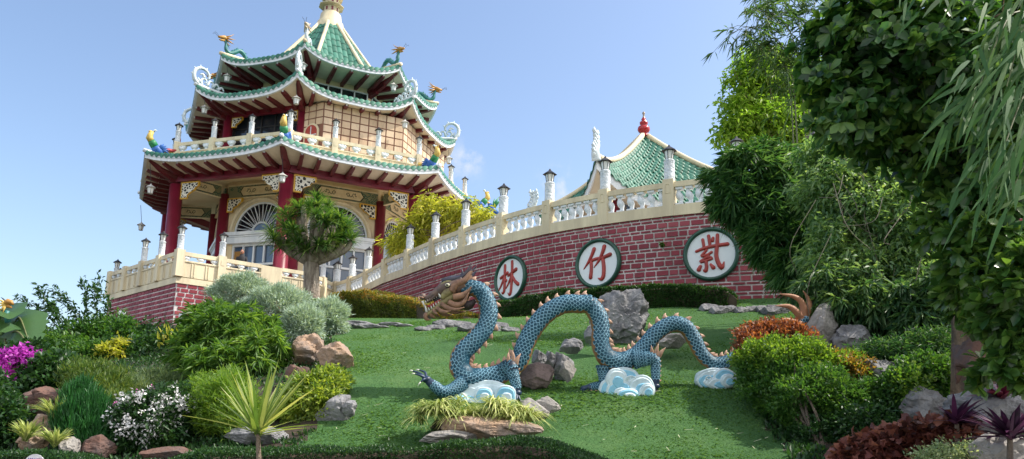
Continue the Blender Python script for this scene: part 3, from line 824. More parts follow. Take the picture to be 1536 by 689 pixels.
def make_ground():
    us = np.unique(np.concatenate([np.linspace(-3, -.8, 18), np.linspace(-.8, .85, 150), np.linspace(.85, 3, 18)]))
    ds = np.unique(np.concatenate([np.linspace(3.2, 7.4, 8), np.linspace(7.4, 24, 130), np.linspace(24, 42, 40), np.linspace(42, 400, 30)]))
    D, U = np.meshgrid(ds, us, indexing='ij'); X = U * D; Y = D; Zg = ground(X, Y)
    nz = np.array([mnoise.noise(Vector((x * .6, y * .6, 0))) for x, y in zip(X.ravel(), Y.ravel())]).reshape(X.shape)
    Zg = Zg + nz * .035
    V = np.stack([X, Y, Zg], -1).reshape(-1, 3); nu = len(us); nd = len(ds)
    I = (np.arange(nd - 1)[:, None] * nu + np.arange(nu - 1)[None]).ravel()
    F = np.stack([I, I + 1, I + nu + 1, I + nu], 1)
    cen = V[F].mean(1); px, py = project(cen[:, 0], cen[:, 1], cen[:, 2])
    isl = inpoly(px, py, LAWNPOLY) & (cen[:, 1] > 7.4) & (cen[:, 1] < 33)
    mi = np.where(isl, 0, np.where(cen[:, 1] > 42, 2, np.where(cen[:, 1] < 7.0, 3, 1)))
    o = emit('ground', V, F, [LAWN, SOIL, SCRUB, ASPH], mi, None, True, (0, 0, 0)); tag(o, kind='structure')
    # wide low land out to the horizon, well under the hill
    b = MB(); b.add([(-2500, -2500, -42), (2500, -2500, -42), (2500, 2500, -42), (-2500, 2500, -42)], [(0, 1, 2, 3)])
    tag(b.build('lowland', SCRUB, None, loc=(0, 0, -42)), kind='structure')
    b = MB(); b.box((0, -8, -1.66), (14, 0, 0), (0, 11.3, 0), (0, 0, .05)); tag(b.build('path', ASPH), kind='structure')
    # close-cropped grass blades
    n = 230000
    U = RNG.uniform(-.32, .42, n); D = 7.8 + 24 * RNG.random(n) ** 1.9; X = U * D; Y = D; Zg = ground(X, Y)
    px, py = project(X, Y, Zg); k = inpoly(px, py, LAWNPOLY)
    X, Y, Zg = X[k], Y[k], Zg[k]; n = len(X)
    a = RNG.uniform(0, 2 * PI, n); h = RNG.uniform(.010, .026, n); wd = RNG.uniform(.006, .012, n) * (1 + Y / 18)
    lean = RNG.normal(0, .035, (n, 2)); P = np.stack([X, Y, Zg - .01], 1)
    ax = np.stack([np.cos(a), np.sin(a), 0 * a], 1) * wd[:, None]
    tip = P + np.stack([lean[:, 0], lean[:, 1], h], 1)
    V = np.stack([P - ax, P + ax, tip], 1).reshape(-1, 3); F = np.arange(3 * n).reshape(-1, 3)
    g = emit('grass', V, F, leafmat('grass_blade', [(.042, .102, .031), (.062, .14, .042), (.10, .18, .056)], .25, .6, .2, .8), None, None, False, (0, 0, 0))
    tag(g, 'short green lawn grass covering the slope around the dragon', 'grass', kind='stuff')
    # dry clippings lying about
    n = 420; U = RNG.uniform(-.25, .36, n); D = 8 + 11 * RNG.random(n) ** 1.3; X = U * D; Zg = ground(X, D); px, py = project(X, D, Zg)
    k = inpoly(px, py, LAWNPOLY); X, D, Zg = X[k], D[k], Zg[k]; n = len(X)
    a = RNG.uniform(0, 2 * PI, n); l = RNG.uniform(.015, .06, n)
    P = np.stack([X, D, Zg + .05], 1); t = np.stack([np.cos(a), np.sin(a), RNG.uniform(-.1, .35, n)], 1) * l[:, None]
    s = np.stack([-np.sin(a), np.cos(a), 0 * a + .3], 1) * .004
    V = np.stack([P - t - s, P + t - s, P + t + s, P - t + s], 1).reshape(-1, 3)
    o = emit('clippings', V, np.arange(4 * n).reshape(-1, 4), mat('dry_straw', (.55, .55, .38), .8), None, None, False, (0, 0, 0))
    tag(o, 'scattered dry grass clippings lying on the lawn', 'clippings', kind='stuff')
make_ground()

# ================================================================== BRICK SURFACES
def bricks(mb, path, z0, ztop, tall=.30, thin=.15, length=.50, seed=3, m=0):
    """two alternating course heights of painted blocks, set 15 mm proud along a plan path; ztop(s)"""
    rnd = random.Random(seed); P = [Vector((p[0], p[1], 0)) for p in path]
    S = [0]
    for i in range(len(P) - 1): S.append(S[-1] + (P[i + 1] - P[i]).length)
    def pt(s):
        s = min(max(s, 0), S[-1] - 1e-6); i = max(0, min(len(S) - 2, np.searchsorted(S, s, side='right') - 1))
        t = (P[i + 1] - P[i]); return P[i] + t * ((s - S[i]) / (S[i + 1] - S[i])), t.normalized()
    z = z0; row = 0; g = (.021 if length < .3 else .026)
    while True:
        h = tall if row % 2 == 0 else thin
        if z > max(ztop(0), ztop(S[-1])): break
        s = -rnd.random() * length
        while s < S[-1]:
            l = length * rnd.uniform(.8, 1.25); a, c = max(s, 0) + g, min(s + l, S[-1]) - g; s += l
            if c - a < .06: continue
            p0, t0 = pt(a); p1, t1 = pt(c); top = min(z + h - g, ztop((a + c) / 2))
            if top - z - g < .03: continue
            X = (p1 - p0); X.normalize(); N = Vector((X.y, -X.x, 0)); e = rnd.uniform(.010, .020)
            mb.box((p0 + p1) / 2 + N * (e / 2) + Z * ((z + g + top) / 2), X * (p1 - p0).length / 2, N * (e / 2 + .01), Z * (top - z - g) / 2, m)
        z += h; row += 1
def strip(mb, path, z0, z1, out, inn, m=0):
    """solid band following a plan path, offset out/in from it"""
    P = [Vector((p[0], p[1], 0)) for p in path]; n = len(P); V = []
    for i in range(n):
        t = (P[min(i + 1, n - 1)] - P[max(i - 1, 0)]).normalized(); N = Vector((t.y, -t.x, 0))
        for o, z in ((out, z0), (out, z1), (-inn, z1), (-inn, z0)): V.append(P[i] + N * o + Z * z)
    F = [(4 * i + j, 4 * i + 4 + j, 4 * i + 4 + (j + 1) % 4, 4 * i + (j + 1) % 4) for i in range(n - 1) for j in range(4)]
    F += [(0, 1, 2, 3), tuple(4 * (n - 1) + j for j in (3, 2, 1, 0))]
    mb.add(V, F, m)

RZ = 6.4                                              # rail height of terrace and wall alike
# ------------------------------------------------------------------ terrace
TL, TCn, TR, TE = Vector((-17.16, 32.25, 0)), Vector((-12.35, 27.75, 0)), Vector((-8.42, 31.13, 0)), Vector((-7.9, 33.6, 0))
TBk = Vector((-20.5, 40, 0))
terr = thing('terrace', (TCn.x, TCn.y, 2.8), 'angular cream terrace with maroon brick lower walls carrying the pagoda', 'terrace')
b = MB(); path = [TBk, TL, TCn, TR, TE]
strip(b, path, 1.2, 5.2, 0, .6); b.build('brick_backing', MORTAR, terr)
b = MB(); bricks(b, [TBk, TL], 1.3, lambda s: 5.2, .17, .17, .36, 1); bricks(b, [TL, TCn], 1.3, lambda s: 5.2, .17, .17, .36, 5); bricks(b, [TCn, TR], 1.3, lambda s: 5.2, .17, .17, .36, 6)
b.build('brick_facing', BRICK, terr)
b = MB(); strip(b, path, 5.2, 5.42, .07, .5); strip(b, path, 5.42, 5.5, .03, .3)
b.add([p + Z * 5.396 for p in (TBk, TL, TCn, TR, TE, Vector((-5, 40, 0)), Vector((-6, 46, 0)), Vector((-18, 46, 0)))], [(0, 1, 2, 3, 4, 5, 6, 7)])
b.build('terrace_slab', CREAM, terr)
cloudrail(terr, TBk, TL, 5.45, 6.02, RZ, 4, False, .58, .15, last=False)
cloudrail(terr, TL, TCn, 5.45, 6.02, RZ, 4, False, .58, .15, lamp0=2)
L1 = TCn + (TR - TCn) * .60
cloudrail(terr, TCn, L1, 5.45, 6.02, RZ, 2, True, .58, .15, last=False)
b = MB(); strip(b, [L1, L1 + (TR - L1) * .42], 5.45, RZ - .02, .08, .16); b.build('solid_parapet', CREAM, terr)
cloudrail(terr, L1 + (TR - L1) * .42, TR, 5.45, 6.02, RZ, 1, True, .58, .15)
cloudrail(terr, TR, TE, 5.45, 6.02, RZ, 2, True, .58, .15)
b = MB(); b.tube([at(222, 438, 31), at(205, 432, 30.3)], .05, 8); b.build('drain_pipe', mat('grey_pvc', (.5, .5, .48), .5), terr)

# courtyard floor behind wall and terrace
WP = [(-7.85, 33.3), (-6.95, 32.1), (-5.98, 30.55), (-4.9, 28.55), (-3.82, 26.9), (-2.74, 25.2), (-1.62, 23.62), (-.40, 22.08), (.92, 20.7), (2.36, 19.58), (3.90, 18.66), (5.45, 17.98), (7.2, 17.45), (9.1, 17.05), (11.1, 16.8), (13.2, 16.7)]
WC = spline(WP, 121)
b = MB(); V = [Vector((p[0] + .1, p[1] + .15, 5.36)) for p in WC[::-1]] + [Vector((-9, 34, 5.36)), Vector((-9, 60, 5.36)), Vector((30, 60, 5.36)), Vector((30, 17, 5.36))]
b.add(V, [tuple(range(len(V)))]); tag(b.build('courtyard', PAVE), kind='structure')

# ------------------------------------------------------------------ curved brick wall with balustrade
wall = thing('retaining_wall', (WC[60][0], WC[60][1], 3.2), 'long curved maroon brick wall with cream balustrade rising behind the dragon', 'brick wall')
b = MB(); strip(b, WC, 2.6, 5.55, 0, .4); b.build('mortar_backing', MORTAR, wall)
b = MB(); bricks(b, WC, 2.75, lambda s: 5.55, .16, .085, .28, 9); b.build('brick_facing', BRICK, wall)
b = MB(); strip(b, WC, 5.5, 5.78, .06, .34); autosmooth(b.build('coping', CREAM, wall))
b = MB(); strip(b, WC, RZ - .14, RZ, .02, .22); autosmooth(b.build('hand_rail', CREAM, wall))
def arc_points(P):
    out = []
    for p in P:
        i = int(np.argmin(((WC[:, :2] - np.array(p)) ** 2).sum(1))); i0, i1 = max(0, i - 1), min(len(WC) - 1, i + 1)
        t = Vector((WC[i1][0] - WC[i0][0], WC[i1][1] - WC[i0][1], 0)).normalized(); out.append((Vector((p[0], p[1], 0)), t, Vector((t.y, -t.x, 0))))
    return out
posts = arc_points(WP)
bp0 = MB(); zb, zt2 = 5.78, RZ - .14; H = zt2 - zb
Vp = []
for i in range(13):
    q = i / 12; s = .035 * math.sin(2 * PI * q)
    Vp.append(Vector((s, 0, zb + H * q)))
bp0.tube(Vp, [.075, .075, .055, .05, .065, .085, .095, .09, .075, .055, .05, .06, .07], 10, 0, side=(1, 0, 0))
bp0.box((0, 0, zb + .03), (.09, 0, 0), (0, .09, 0), (0, 0, .03)); bp0.box((0, 0, zt2 - .03), (.09, 0, 0), (0, .09, 0), (0, 0, .03))
bal0 = bp0.build('baluster', WHITE, wall); autosmooth(bal0, 60)
first_used = False
SS = np.r_[0, np.cumsum(np.linalg.norm(np.diff(WC[:, :2], axis=0), axis=1))]
for i in range(len(WP) - 1):
    ia = [int(np.argmin(((WC[:, :2] - np.array(WP[k])) ** 2).sum(1))) for k in (i, i + 1)]
    s0, s1 = SS[ia[0]], SS[ia[1]]
    for j in range(6):
        s = s0 + (s1 - s0) * (j + .85) / 6.7
        x = np.interp(s, SS, WC[:, 0]); y = np.interp(s, SS, WC[:, 1]); kk = int(np.clip(np.searchsorted(SS, s), 1, len(SS) - 1))
        t = WC[kk] - WC[kk - 1]; ang = math.atan2(t[1], t[0]); N = Vector((math.sin(ang), -math.cos(ang), 0))
        loc = Vector((x, y, 0)) - N * .10
        if not first_used:
            bal0.location = loc; bal0.rotation_euler = (0, 0, ang); first_used = True
            # mesh is stored relative to the wall's origin; shift it to its own foot
            off = ROOT[wall.name]; me = bal0.data
            for v in me.vertices: v.co += off
            bal0.location = loc - off
        else: inst(bal0, 'baluster', wall, loc, ang)
for p, t, N in posts:
    q = MB(); c = p - N * .1
    q.box(c + Z * (5.5 + RZ + .07) / 2, t * .14, N * .17, Z * (RZ + .07 - 5.5) / 2)
    A = [(math.cos(PI * i / 8) * .06, RZ - .12 + math.sin(PI * i / 8) * .06) for i in range(9)] + [(-.06, RZ - .3), (.06, RZ - .3)]
    for i in range(len(A)):
        a_, b_ = A[i], A[(i + 1) % len(A)]
        q.tube([c + t * a_[0] + Z * a_[1] + N * .172, c + t * b_[0] + Z * b_[1] + N * .172], .01, 4)
    po = q.build('rail_post', CREAM, wall)
    l = MB(); l.lathe(c, [(.125, RZ + .07), (.145, RZ + .12), (.135, RZ + .18), (.14, RZ + .40), (.135, RZ + .55), (.15, RZ + .60), (.12, RZ + .63)], 14)
    autosmooth(l.build('lamp_column', RELIEF, po)); autosmooth(lantern_mb(MB(), c + Z * (RZ + .62), .84).build('post_lantern', [LGLASS, BLACKM], po), 30)

# ------------------------------------------------------------------ round signs with carved characters
SRIM = mat('dark_green_rim_paint', (.015, .085, .055), .35, (.01, .05, .035), 3); SDISC = mat('white_sign_face', (.76, .82, .86), .55, (.66, .73, .79), 1.5, .6); SRED = mat('red_raised_character', (.40, .045, .035), .4, (.27, .03, .025), 4)
def sign(px, py, R, strokes, label):
    r = ray(px, py); best = None
    for i in range(len(WC) - 1):                       # where the sight line meets the wall
        u = WC[i][0] / WC[i][1] - r.x; v = WC[i + 1][0] / WC[i + 1][1] - r.x
        if u * v <= 0: best = i; f = u / (u - v); break
    p = WC[best] + (WC[best + 1] - WC[best]) * f; t3 = WC[min(best + 3, len(WC) - 1)] - WC[max(best - 3, 0)]
    X = Vector((t3[0], t3[1], 0)).normalized(); N = Vector((X.y, -X.x, 0)); o = Vector((p[0], p[1], r.z * p[1])) + N * .0
    s = thing('round_sign', o - Z * R, label, 'sign')
    n = 48; b = MB(); rings = [(R * 1.02, -.02), (R * 1.03, .07), (R * .98, .11), (R * .93, .115), (R * .88, .08), (R * .87, .03)]
    V = [o + X * (a * math.cos(2 * PI * k / n)) + Z * (a * math.sin(2 * PI * k / n)) + N * h for a, h in rings for k in range(n)]
    F = [(i * n + k, i * n + (k + 1) % n, (i + 1) * n + (k + 1) % n, (i + 1) * n + k) for i in range(len(rings) - 1) for k in range(n)]
    b.add(V, F); b.build('rim', SRIM, s, True)
    b = MB(); b.prism([(R * .885 * math.cos(2 * PI * k / n), R * .885 * math.sin(2 * PI * k / n)) for k in range(n)], o, X, Z, N, .045); b.build('face', SDISC, s)
    b = MB()
    for st in strokes:
        P = spline([(x, y, w) for x, y, w in st], max(10, 5 * len(st)))
        b.tube([o + X * (x * R) + Z * (y * R) + N * .05 for x, y, w in P], [w * R for x, y, w in P], 10, 0, side=N, flat=.85)
        for e in (0, -1):
            x, y, w = P[e]; b.ell(o + X * (x * R) + Z * (y * R) + N * .05, w * R, w * R * .85, w * R, 0, 10, 6, (X, N, Z))
    b.build('character', SRED, s, True)
def zs(cx, cy, rx, ry, sts, shear=0.):
    """strokes measured on an enlarged view of the sign -> unit disc"""
    return [[((x - cx) / rx, -(y - cy) / ry + shear * (x - cx) / rx, w) for x, y, w in st] for st in sts]
W = .075
sign(767, 418, .655, zs(275, 335, 205, 275, [
    [(205, 165, W), (205, 250, W), (205, 400, W), (200, 480, .07), (180, 505, .06), (165, 490, .02)], [(150, 310, .07), (190, 290, W), (240, 262, W)],
    [(195, 310, .06), (165, 390, .055), (120, 468, .03)], [(205, 330, .055), (225, 355, .07)], [(300, 135, W), (303, 260, W), (298, 420, W), (290, 510, W), (272, 540, .06), (250, 512, .02)],
    [(252, 298, .06), (300, 272, W), (355, 240, .09)], [(292, 310, .06), (265, 380, .055), (225, 450, .03)], [(310, 320, .06), (345, 385, .08), (385, 425, .09)]]), 'white round sign with green rim and red double-tree character, leftmost on the wall')
sign(898, 396, .655, zs(290, 355, 270, 295, [
    [(245, 175, .085), (220, 240, .075), (175, 325, .06), (118, 403, .02)], [(205, 315, .06), (260, 300, .07), (300, 292, .06)], [(210, 330, .075), (212, 420, .075), (203, 515, .085)],
    [(370, 160, .09), (350, 225, .08), (305, 320, .06), (245, 398, .02)], [(335, 300, .065), (395, 280, .08), (440, 265, .085)], [(355, 320, .08), (365, 420, .085), (360, 510, .085), (335, 550, .08), (295, 532, .02)]]), 'white round sign with green rim and red bamboo character, middle of three on the wall')
sign(1067, 382, .655, zs(325, 360, 290, 290, [
    [(240, 195, .06), (248, 250, .06), (250, 300, .05)], [(303, 158, .065), (312, 220, .065), (315, 275, .055)], [(350, 185, .06), (345, 215, .06)], [(170, 320, .055), (260, 290, .065), (370, 272, .07), (500, 262, .075)],
    [(397, 155, .065), (392, 260, .075), (380, 370, .08), (395, 450, .085), (435, 520, .085), (460, 455, .02)], [(280, 310, .05), (250, 345, .055), (225, 378, .055), (285, 365, .05), (330, 340, .055)],
    [(300, 375, .05), (260, 405, .055), (210, 440, .06), (275, 428, .055), (330, 412, .055)], [(270, 440, .065), (275, 500, .07), (262, 545, .07), (240, 530, .02)], [(210, 490, .065), (192, 525, .085)], [(320, 475, .05), (345, 510, .085)],
    [(265, 395, .05), (320, 395, .05), (330, 410, .055)]]), 'white round sign with green rim and red many-stroked character, rightmost on the wall')

# ------------------------------------------------------------------ pavilion behind the wall
pav = thing('pavilion', (4.7, 27, 5.36), 'smaller square pavilion with pointed green tiled roof and red finial behind the wall', 'pavilion')
PC = Vector((4.75, 27.0, 0)); PA = Vector((-2.22, -4.0, 0))
cor = [PA, Vector((4.0, -2.22, 0)), -PA, Vector((-4.0, 2.22, 0))]
ZE, ZT, UPc = 7.5, 11.05, 1.15
b = MB(); fa = MB(); so = MB(); rg = MB()
ncol, nrow = 26, 22
for s in range(4):
    a, c = cor[s], cor[(s + 1) % 4]
    def pp(u, v, lift=0.):
        """u across -1..1, v from apex 0 to eave 1"""
        p = (a * (1 - u) / 2 + c * (1 + u) / 2) * v
        z = ZT + (ZE - ZT) * v ** .96 + UPc * abs(u) ** 3.2 * v ** 3
        return PC + p + Z * (z + lift)
    W_ = (c - a).length
    for row in range(nrow):
        v0, v1 = row / nrow, (row + 1) / nrow
        m_ = max(1, round(ncol * v1)); sub = 6; V = []; F = []
        for i in range(m_):
            b0 = len(V)
            for e, v in ((0, v0), (1, v1)):
                for j in range(sub + 1):
                    u = -1 + 2 * (i + j / sub) / m_
                    V.append(pp(u, v, .055 * math.sin(2 * PI * j / sub) + (.05 if e else 0)))
            for j in range(sub): F.append((b0 + j, b0 + j + 1, b0 + sub + 2 + j, b0 + sub + 1 + j))
            b1 = len(V)
            for j in range(sub + 1): V.append(V[b0 + sub + 1 + j] - Z * .07)
            for j in range(sub): F.append((b0 + sub + 1 + j, b0 + sub + 2 + j, b1 + j + 1, b1 + j))
        b.add(V, F)
    b.add([pp(-1 + 2 * i / 12, j / 10, -.03) for j in range(11) for i in range(13)], [(13 * j + i, 13 * j + i + 1, 13 * j + 14 + i, 13 * j + 13 + i) for j in range(10) for i in range(12)], 1)
    n = 20; V = []; S = []
    for i in range(n + 1):
        u = -1 + 2 * i / n; p = pp(u, .985, -.02); V += [p, p - Z * .32, p - Z * .32 - (p - PC - Z * (p.z)) * .02]
        q = pp(u, .965, -.34); r_ = pp(u * .9, .62, -.2); r_.z = min(r_.z, ZE + .9); S += [q, Vector((PC.x + (r_.x - PC.x), PC.y + (r_.y - PC.y), ZE - .05))]
    fa.add(V, [(3 * i + j, 3 * i + 3 + j, 3 * i + 4 + j, 3 * i + 1 + j) for i in range(n) for j in range(2)])
    so.add(S, [(2 * i, 2 * i + 2, 2 * i + 3, 2 * i + 1) for i in range(n)])
    P = [pp(-1, v, .10) for v in np.linspace(.03, 1.0, 16)]
    rg.tube(P, [.10] * 15 + [.09], 8)
pr = b.build('roof', [TILE, TILEP], pav, True)
autosmooth(fa.build('fascia', WHITE, pr)); autosmooth(so.build('soffit', SOFFIT, pr)); rg.build('hip_ridge', CREAM, pr, True)
b = MB(); b.lathe(PC, [*[(r_ * .62, 11.0 + (z_ - 11.3) * .62) for r_, z_ in ((.34, 11.3), (.30, 11.42), (.16, 11.5), (.30, 11.6), (.38, 11.75), (.34, 11.92), (.14, 12.0), (.24, 12.1), (.25, 12.22), (.12, 12.32), (.15, 12.42), (.08, 12.52), (.05, 12.7), (.09, 12.78), (.08, 12.86), (.02, 12.92))]], 16)
for i, f in enumerate(b.f): b.m[i] = 1 if f[0] >= 16 * 11 else 0
b.build('finial', [mat('red_glazed_finial', (.42, .02, .03), .2, (.3, .015, .02), 4), mat('bronze_tip', (.35, .28, .22), .35)], pr, True)
for s in (0, 3, 1):
    d = cor[s].normalized(); o = PC + cor[s] + Z * (ZE + UPc - .05); q = lambda x, y: o + d * x * .8 + Z * y * .78; b = MB()
    P = spline([(.0, -.05), (.12, .3), (-.05, .62), (-.02, .95), (.1, 1.2)], 16); b.tube([q(x - .05, y) for x, y in P], [.16 - .11 * i / 15 for i in range(16)], 7)
    for i in range(1, 14, 2):
        for sg in (-1, 1): b.tube([q(P[i][0], P[i][1]), q(P[i][0] + sg * .2, P[i][1] + .14), q(P[i][0] + sg * .16, P[i][1] + .26)], [.08, .06, .015], 5)
    b.tube([q(-.3, -.02), q(-.35, .25), q(-.55, .2), q(-.5, .05)], [.07, .06, .05, .02], 6)
    b.build('flame_ornament', WCURL, pr, True)
for s in range(4): MB().lathe(PC + cor[s] * .66, [(.22, 5.36), (.2, 5.5), (.19, 7.9)], 14).build('column', MAROON, pav, True)
b = MB()
for s in range(4): b.beam(PC + cor[s] * .66 + Z * 7.45, PC + cor[(s + 1) % 4] * .66 + Z * 7.45, .18, .5)
b.build('painted_beam', mat('blue_painted_beam', (.05, .13, .26), .5, (.35, .25, .10), 3, 1), pav)
b = MB()
for s in (0, 1, 2, 3):
    a, c = PC + cor[s] * .60, PC + cor[(s + 1) % 4] * .60
    for f0, f1, m in ((.05, .25, 0), (.27, .45, 1), (.47, .55, 2), (.57, .78, 1), (.80, .95, 0)):
        b.beam(a.lerp(c, f0) + Z * 6.3, a.lerp(c, f1) + Z * 6.3, .06, 1.7, m)
b.build('inner_screen', [mat('orange_cloth', (.5, .22, .06), .7, (.4, .12, .03), 2), mat('gilt_screen', (.38, .28, .08), .5, (.05, .04, .02), 9, 1), MAROON], pav)
def hit(px, py):
    """where the sight line through a pixel meets the ground"""
    r = ray(px, py); a = 7.6
    for d in np.arange(7.6, 45, .04):
        p = r * float(d)
        if p.z < gz(p.x, p.y): return Vector((p.x, p.y, gz(p.x, p.y)))
    return r * 30

# ================================================================== DRAGON STATUE
SCALEA = mat('pale_blue_scale_edge', (.26, .47, .60), .6, (.19, .38, .50), 5, spec=.25)
SCALEB = mat('teal_scale', (.010, .07, .12), .5, (.012, .06, .09), 6, spec=.3)
NAVY = mat('navy_gap', (.008, .02, .045), .5)
BELLY = mat('tan_belly_paint', (.30, .15, .055), .6, (.20, .09, .03), 5)
FINP = mat('peach_fin_paint', (.46, .29, .20), .6, (.28, .15, .10), 9)
MANE = mat('tan_mane_paint', (.30, .165, .10), .6, (.10, .05, .03), 11, 1)
BROWN = mat('weathered_snout', (.17, .11, .085), .6, (.07, .05, .05), 11, 1)
OLIVE = mat('olive_face_paint', (.29, .25, .11), .6, (.12, .09, .04), 11, 1)
BROW = mat('slate_horn_paint', (.03, .035, .06), .5, (.09, .07, .07), 7, .8)
TOOTH = mat('white_tooth', (.78, .78, .72), .4); CLAW = mat('dark_blue_foot', (.012, .03, .07), .4, (.02, .05, .10), 8)
dragon = thing('dragon_statue', hit(760, 590), 'blue scaled serpent dragon statue with tan mane and spines crossing the lawn', 'statue')
def DD(px): return 10.45 + max(0, (px - 700)) * .0016
z4 = lambda x, y: (600 + .3191 * x, 390 + .3191 * y)
z5 = lambda x, y: (840 + .2901 * x, 420 + .2901 * y)
BP = [(*z4(285, 140), 11), (*z4(335, 132), 13), (*z4(385, 158), 14.5), (*z4(414, 235), 15), (*z4(400, 310), 15), (*z4(345, 380), 15.5), (*z4(292, 435), 16), (*z4(278, 500), 16.5),
      (*z4(315, 552), 17), (*z4(385, 560), 17), (*z4(455, 545), 16), (*z4(520, 515), 15.5), (*z4(565, 470), 15), (*z4(590, 400), 15), (*z4(630, 325), 15), (*z4(690, 255), 15), (*z4(770, 212), 15), (*z4(850, 210), 15),
      (*z5(150, 130), 15), (*z5(195, 190), 15), (*z5(208, 260), 14.5), (*z5(207, 330), 14.5), (*z5(238, 400), 15.5), (*z5(310, 425), 15.5), (*z5(385, 400), 14.5), (*z5(440, 345), 13.5), (*z5(500, 275), 13), (*z5(575, 232), 13),
      (*z5(645, 245), 12.5), (*z5(690, 305), 12), (*z5(725, 375), 11.5), (*z5(775, 425), 11), (*z5(840, 430), 10.5), (*z5(915, 397), 10), (1130, 516, 9.5), (1160, 494, 9), (1188, 492, 8), (1206, 480, 6)]
P3 = []
for x, y, r in BP:
    d = DD(x); p = at(x, y, d); P3.append((p.x, p.y, p.z, r * ppm(d)))
NP = 420
PA_ = spline(P3, NP); PV = [Vector(p[:3]) for p in PA_]; PR = PA_[:, 3] * .92
frames = []
for i in range(NP):
    t = (PV[min(i + 2, NP - 1)] - PV[max(i - 2, 0)]).normalized()
    side = Vector((0, -1, 0)); side = (side - t * t.dot(side)).normalized()
    up = side.cross(t) * 1.0
    up = t.cross(side) * -1 if False else up
    frames.append((t, up.normalized(), side))
# spine must point right while the neck runs down
if frames[50][1].x < 0: frames = [(t, -u, s) for t, u, s in frames]
b = MB(); seg = 28; V = []
for i in range(NP):
    t, u, s = frames[i]
    for k in range(seg):
        a = 2 * PI * k / seg
        rr = PR[i] * (.96 + (.035 if (i % 8) < 5 else -.01) * (1 if math.cos(a) < -.72 else 0))
        V.append(PV[i] + (u * math.cos(a) + s * math.sin(a)) * rr)
F = []; M = []
for i in range(NP - 1):
    for k in range(seg):
        a = 2 * PI * (k + .5) / seg
        F.append((i * seg + k, i * seg + (k + 1) % seg, (i + 1) * seg + (k + 1) % seg, (i + 1) * seg + k)); M.append(1 if math.cos(a) < -.70 else 0)
F += [tuple(range(seg))[::-1], tuple((NP - 1) * seg + k for k in range(seg))]; M += [0, 0]
b.v = V; b.f = F; b.m = M
body = b.build('body', [NAVY, BELLY], dragon, True)
def scale_plates(mb, PVs, PRs, frs, amax, step, lift=1.):
    """overlapping rounded plates in staggered rings along a tube"""
    L = np.r_[0, np.cumsum([(PVs[i + 1] - PVs[i]).length for i in range(len(PVs) - 1)])]; s = 0; ring = 0
    while s < L[-1]:
        i = int(np.clip(np.searchsorted(L, s), 0, len(PVs) - 1)); r = PRs[i]; t, u, sd = frs[i]; c = PVs[i]
        w = max(.012, step * 1.12); n = max(6, int(round(2 * amax * r / w))); 
        if r < .03: s += step * .8; continue
        da = 2 * amax / n
        for k in range(n + (ring % 2)):
            a = -amax + da * (k + (.5 if ring % 2 == 0 else 0))
            for lay, (sc, off, m) in enumerate(((.96, 1.03, 0), (.80, 1.05, 1))):
                base = []
                for (x, y) in ((-.50, 0), (-.56, .35), (-.42, .75), (0, 1.12), (.42, .75), (.56, .35), (.50, 0)):
                    xx = x * sc; yy = y * (.74 if lay else 1)
                    aa = a + xx * da; rr = r * (off + .05 * yy * lift)
                    base.append(c + t * (yy * step * 1.15) + (u * math.cos(aa) + sd * math.sin(aa)) * rr)
                mb.add(base, [tuple(range(7))], m)
        s += step * .80; ring += 1
mb = MB(); scale_plates(mb, PV, PR, frames, 2.30, .047)
mb.build('body_scales', [SCALEA, SCALEB], body)
# spine fins
Ls = np.r_[0, np.cumsum([(PV[i + 1] - PV[i]).length for i in range(NP - 1)])]
nf = 66
for j in range(nf):
    s = Ls[-1] * (.018 + .93 * j / nf); i = int(np.searchsorted(Ls, s)); t, u, sd = frames[i]; r = PR[i]; h = .070 * (r / .14) ** .5 * (.85 + .3 * random.random())
    o = PV[i] + u * (r * .93); q = MB()
    q.tube([o, o + u * h * .45 + t * .01, o + u * h * .85 + t * h * .25, o + u * h * 1.15 + t * h * .62], [.052, .040, .020, .003], 8, 0, flat=.45, side=sd)
    q.build('spine_fin', FINP, body, True)
# head ---------------------------------------------------------------
DH = DD(660)
def hp(x, y, s=0.): 
    p = at(620 + .1451 * x, 390 + .1451 * y, DH); return p + Vector((0, -s * ppm(DH) * .1451, 0))
HR = ppm(DH) * .1451
def htube(mb, pts, rad, m=0, seg=10, s=0., flat=1., n=None):
    P = spline([(*p[:2], (p[2] if len(p) > 2 else s), r) for p, r in zip(pts, rad)], n or 4 * len(pts))
    mb.tube([hp(p[0], p[1], p[2]) for p in P], [max(.002, p[3] * HR) for p in P], seg, m, side=(0, -1, 0), flat=flat)
head = MB()
htube(head, [(520, 235), (430, 275), (340, 285), (270, 325), (190, 372), (120, 408)], [92, 92, 80, 55, 38, 28], 0, 14, 0, 1.15)
head.ell(hp(100, 380), 34 * HR, 44 * HR, 36 * HR, 0, 12, 8)
for s in (-1, 1):
    head.ell(hp(92, 395, 34 * s), 18 * HR, 16 * HR, 18 * HR, 0, 8, 6)
    htube(head, [(390, 330, 60 * s), (335, 365, 56 * s), (300, 410, 46 * s)], [46, 40, 22], 1, 10)
    htube(head, [(420, 245, 66 * s), (365, 240, 70 * s), (310, 262, 56 * s), (265, 305, 40 * s)], [18, 20, 18, 8], 1, 10)
    htube(head, [(260, 330, 34 * s), (200, 400, 30 * s), (140, 440, 24 * s)], [16, 12, 8], 0, 8)
hd = head.build('head', [BROWN, OLIVE], dragon, True)
jaw = MB(); htube(jaw, [(420, 360), (335, 425), (255, 495), (185, 540), (132, 566)], [70, 54, 34, 26, 19], 0, 12, 0, 1.1); jaw.build('lower_jaw', OLIVE, hd, True)
t = MB(); htube(t, [(340, 370), (270, 400), (210, 430)], [50, 34, 14], 0, 10, 0, .8); t.build('mouth', DARK, hd, True)
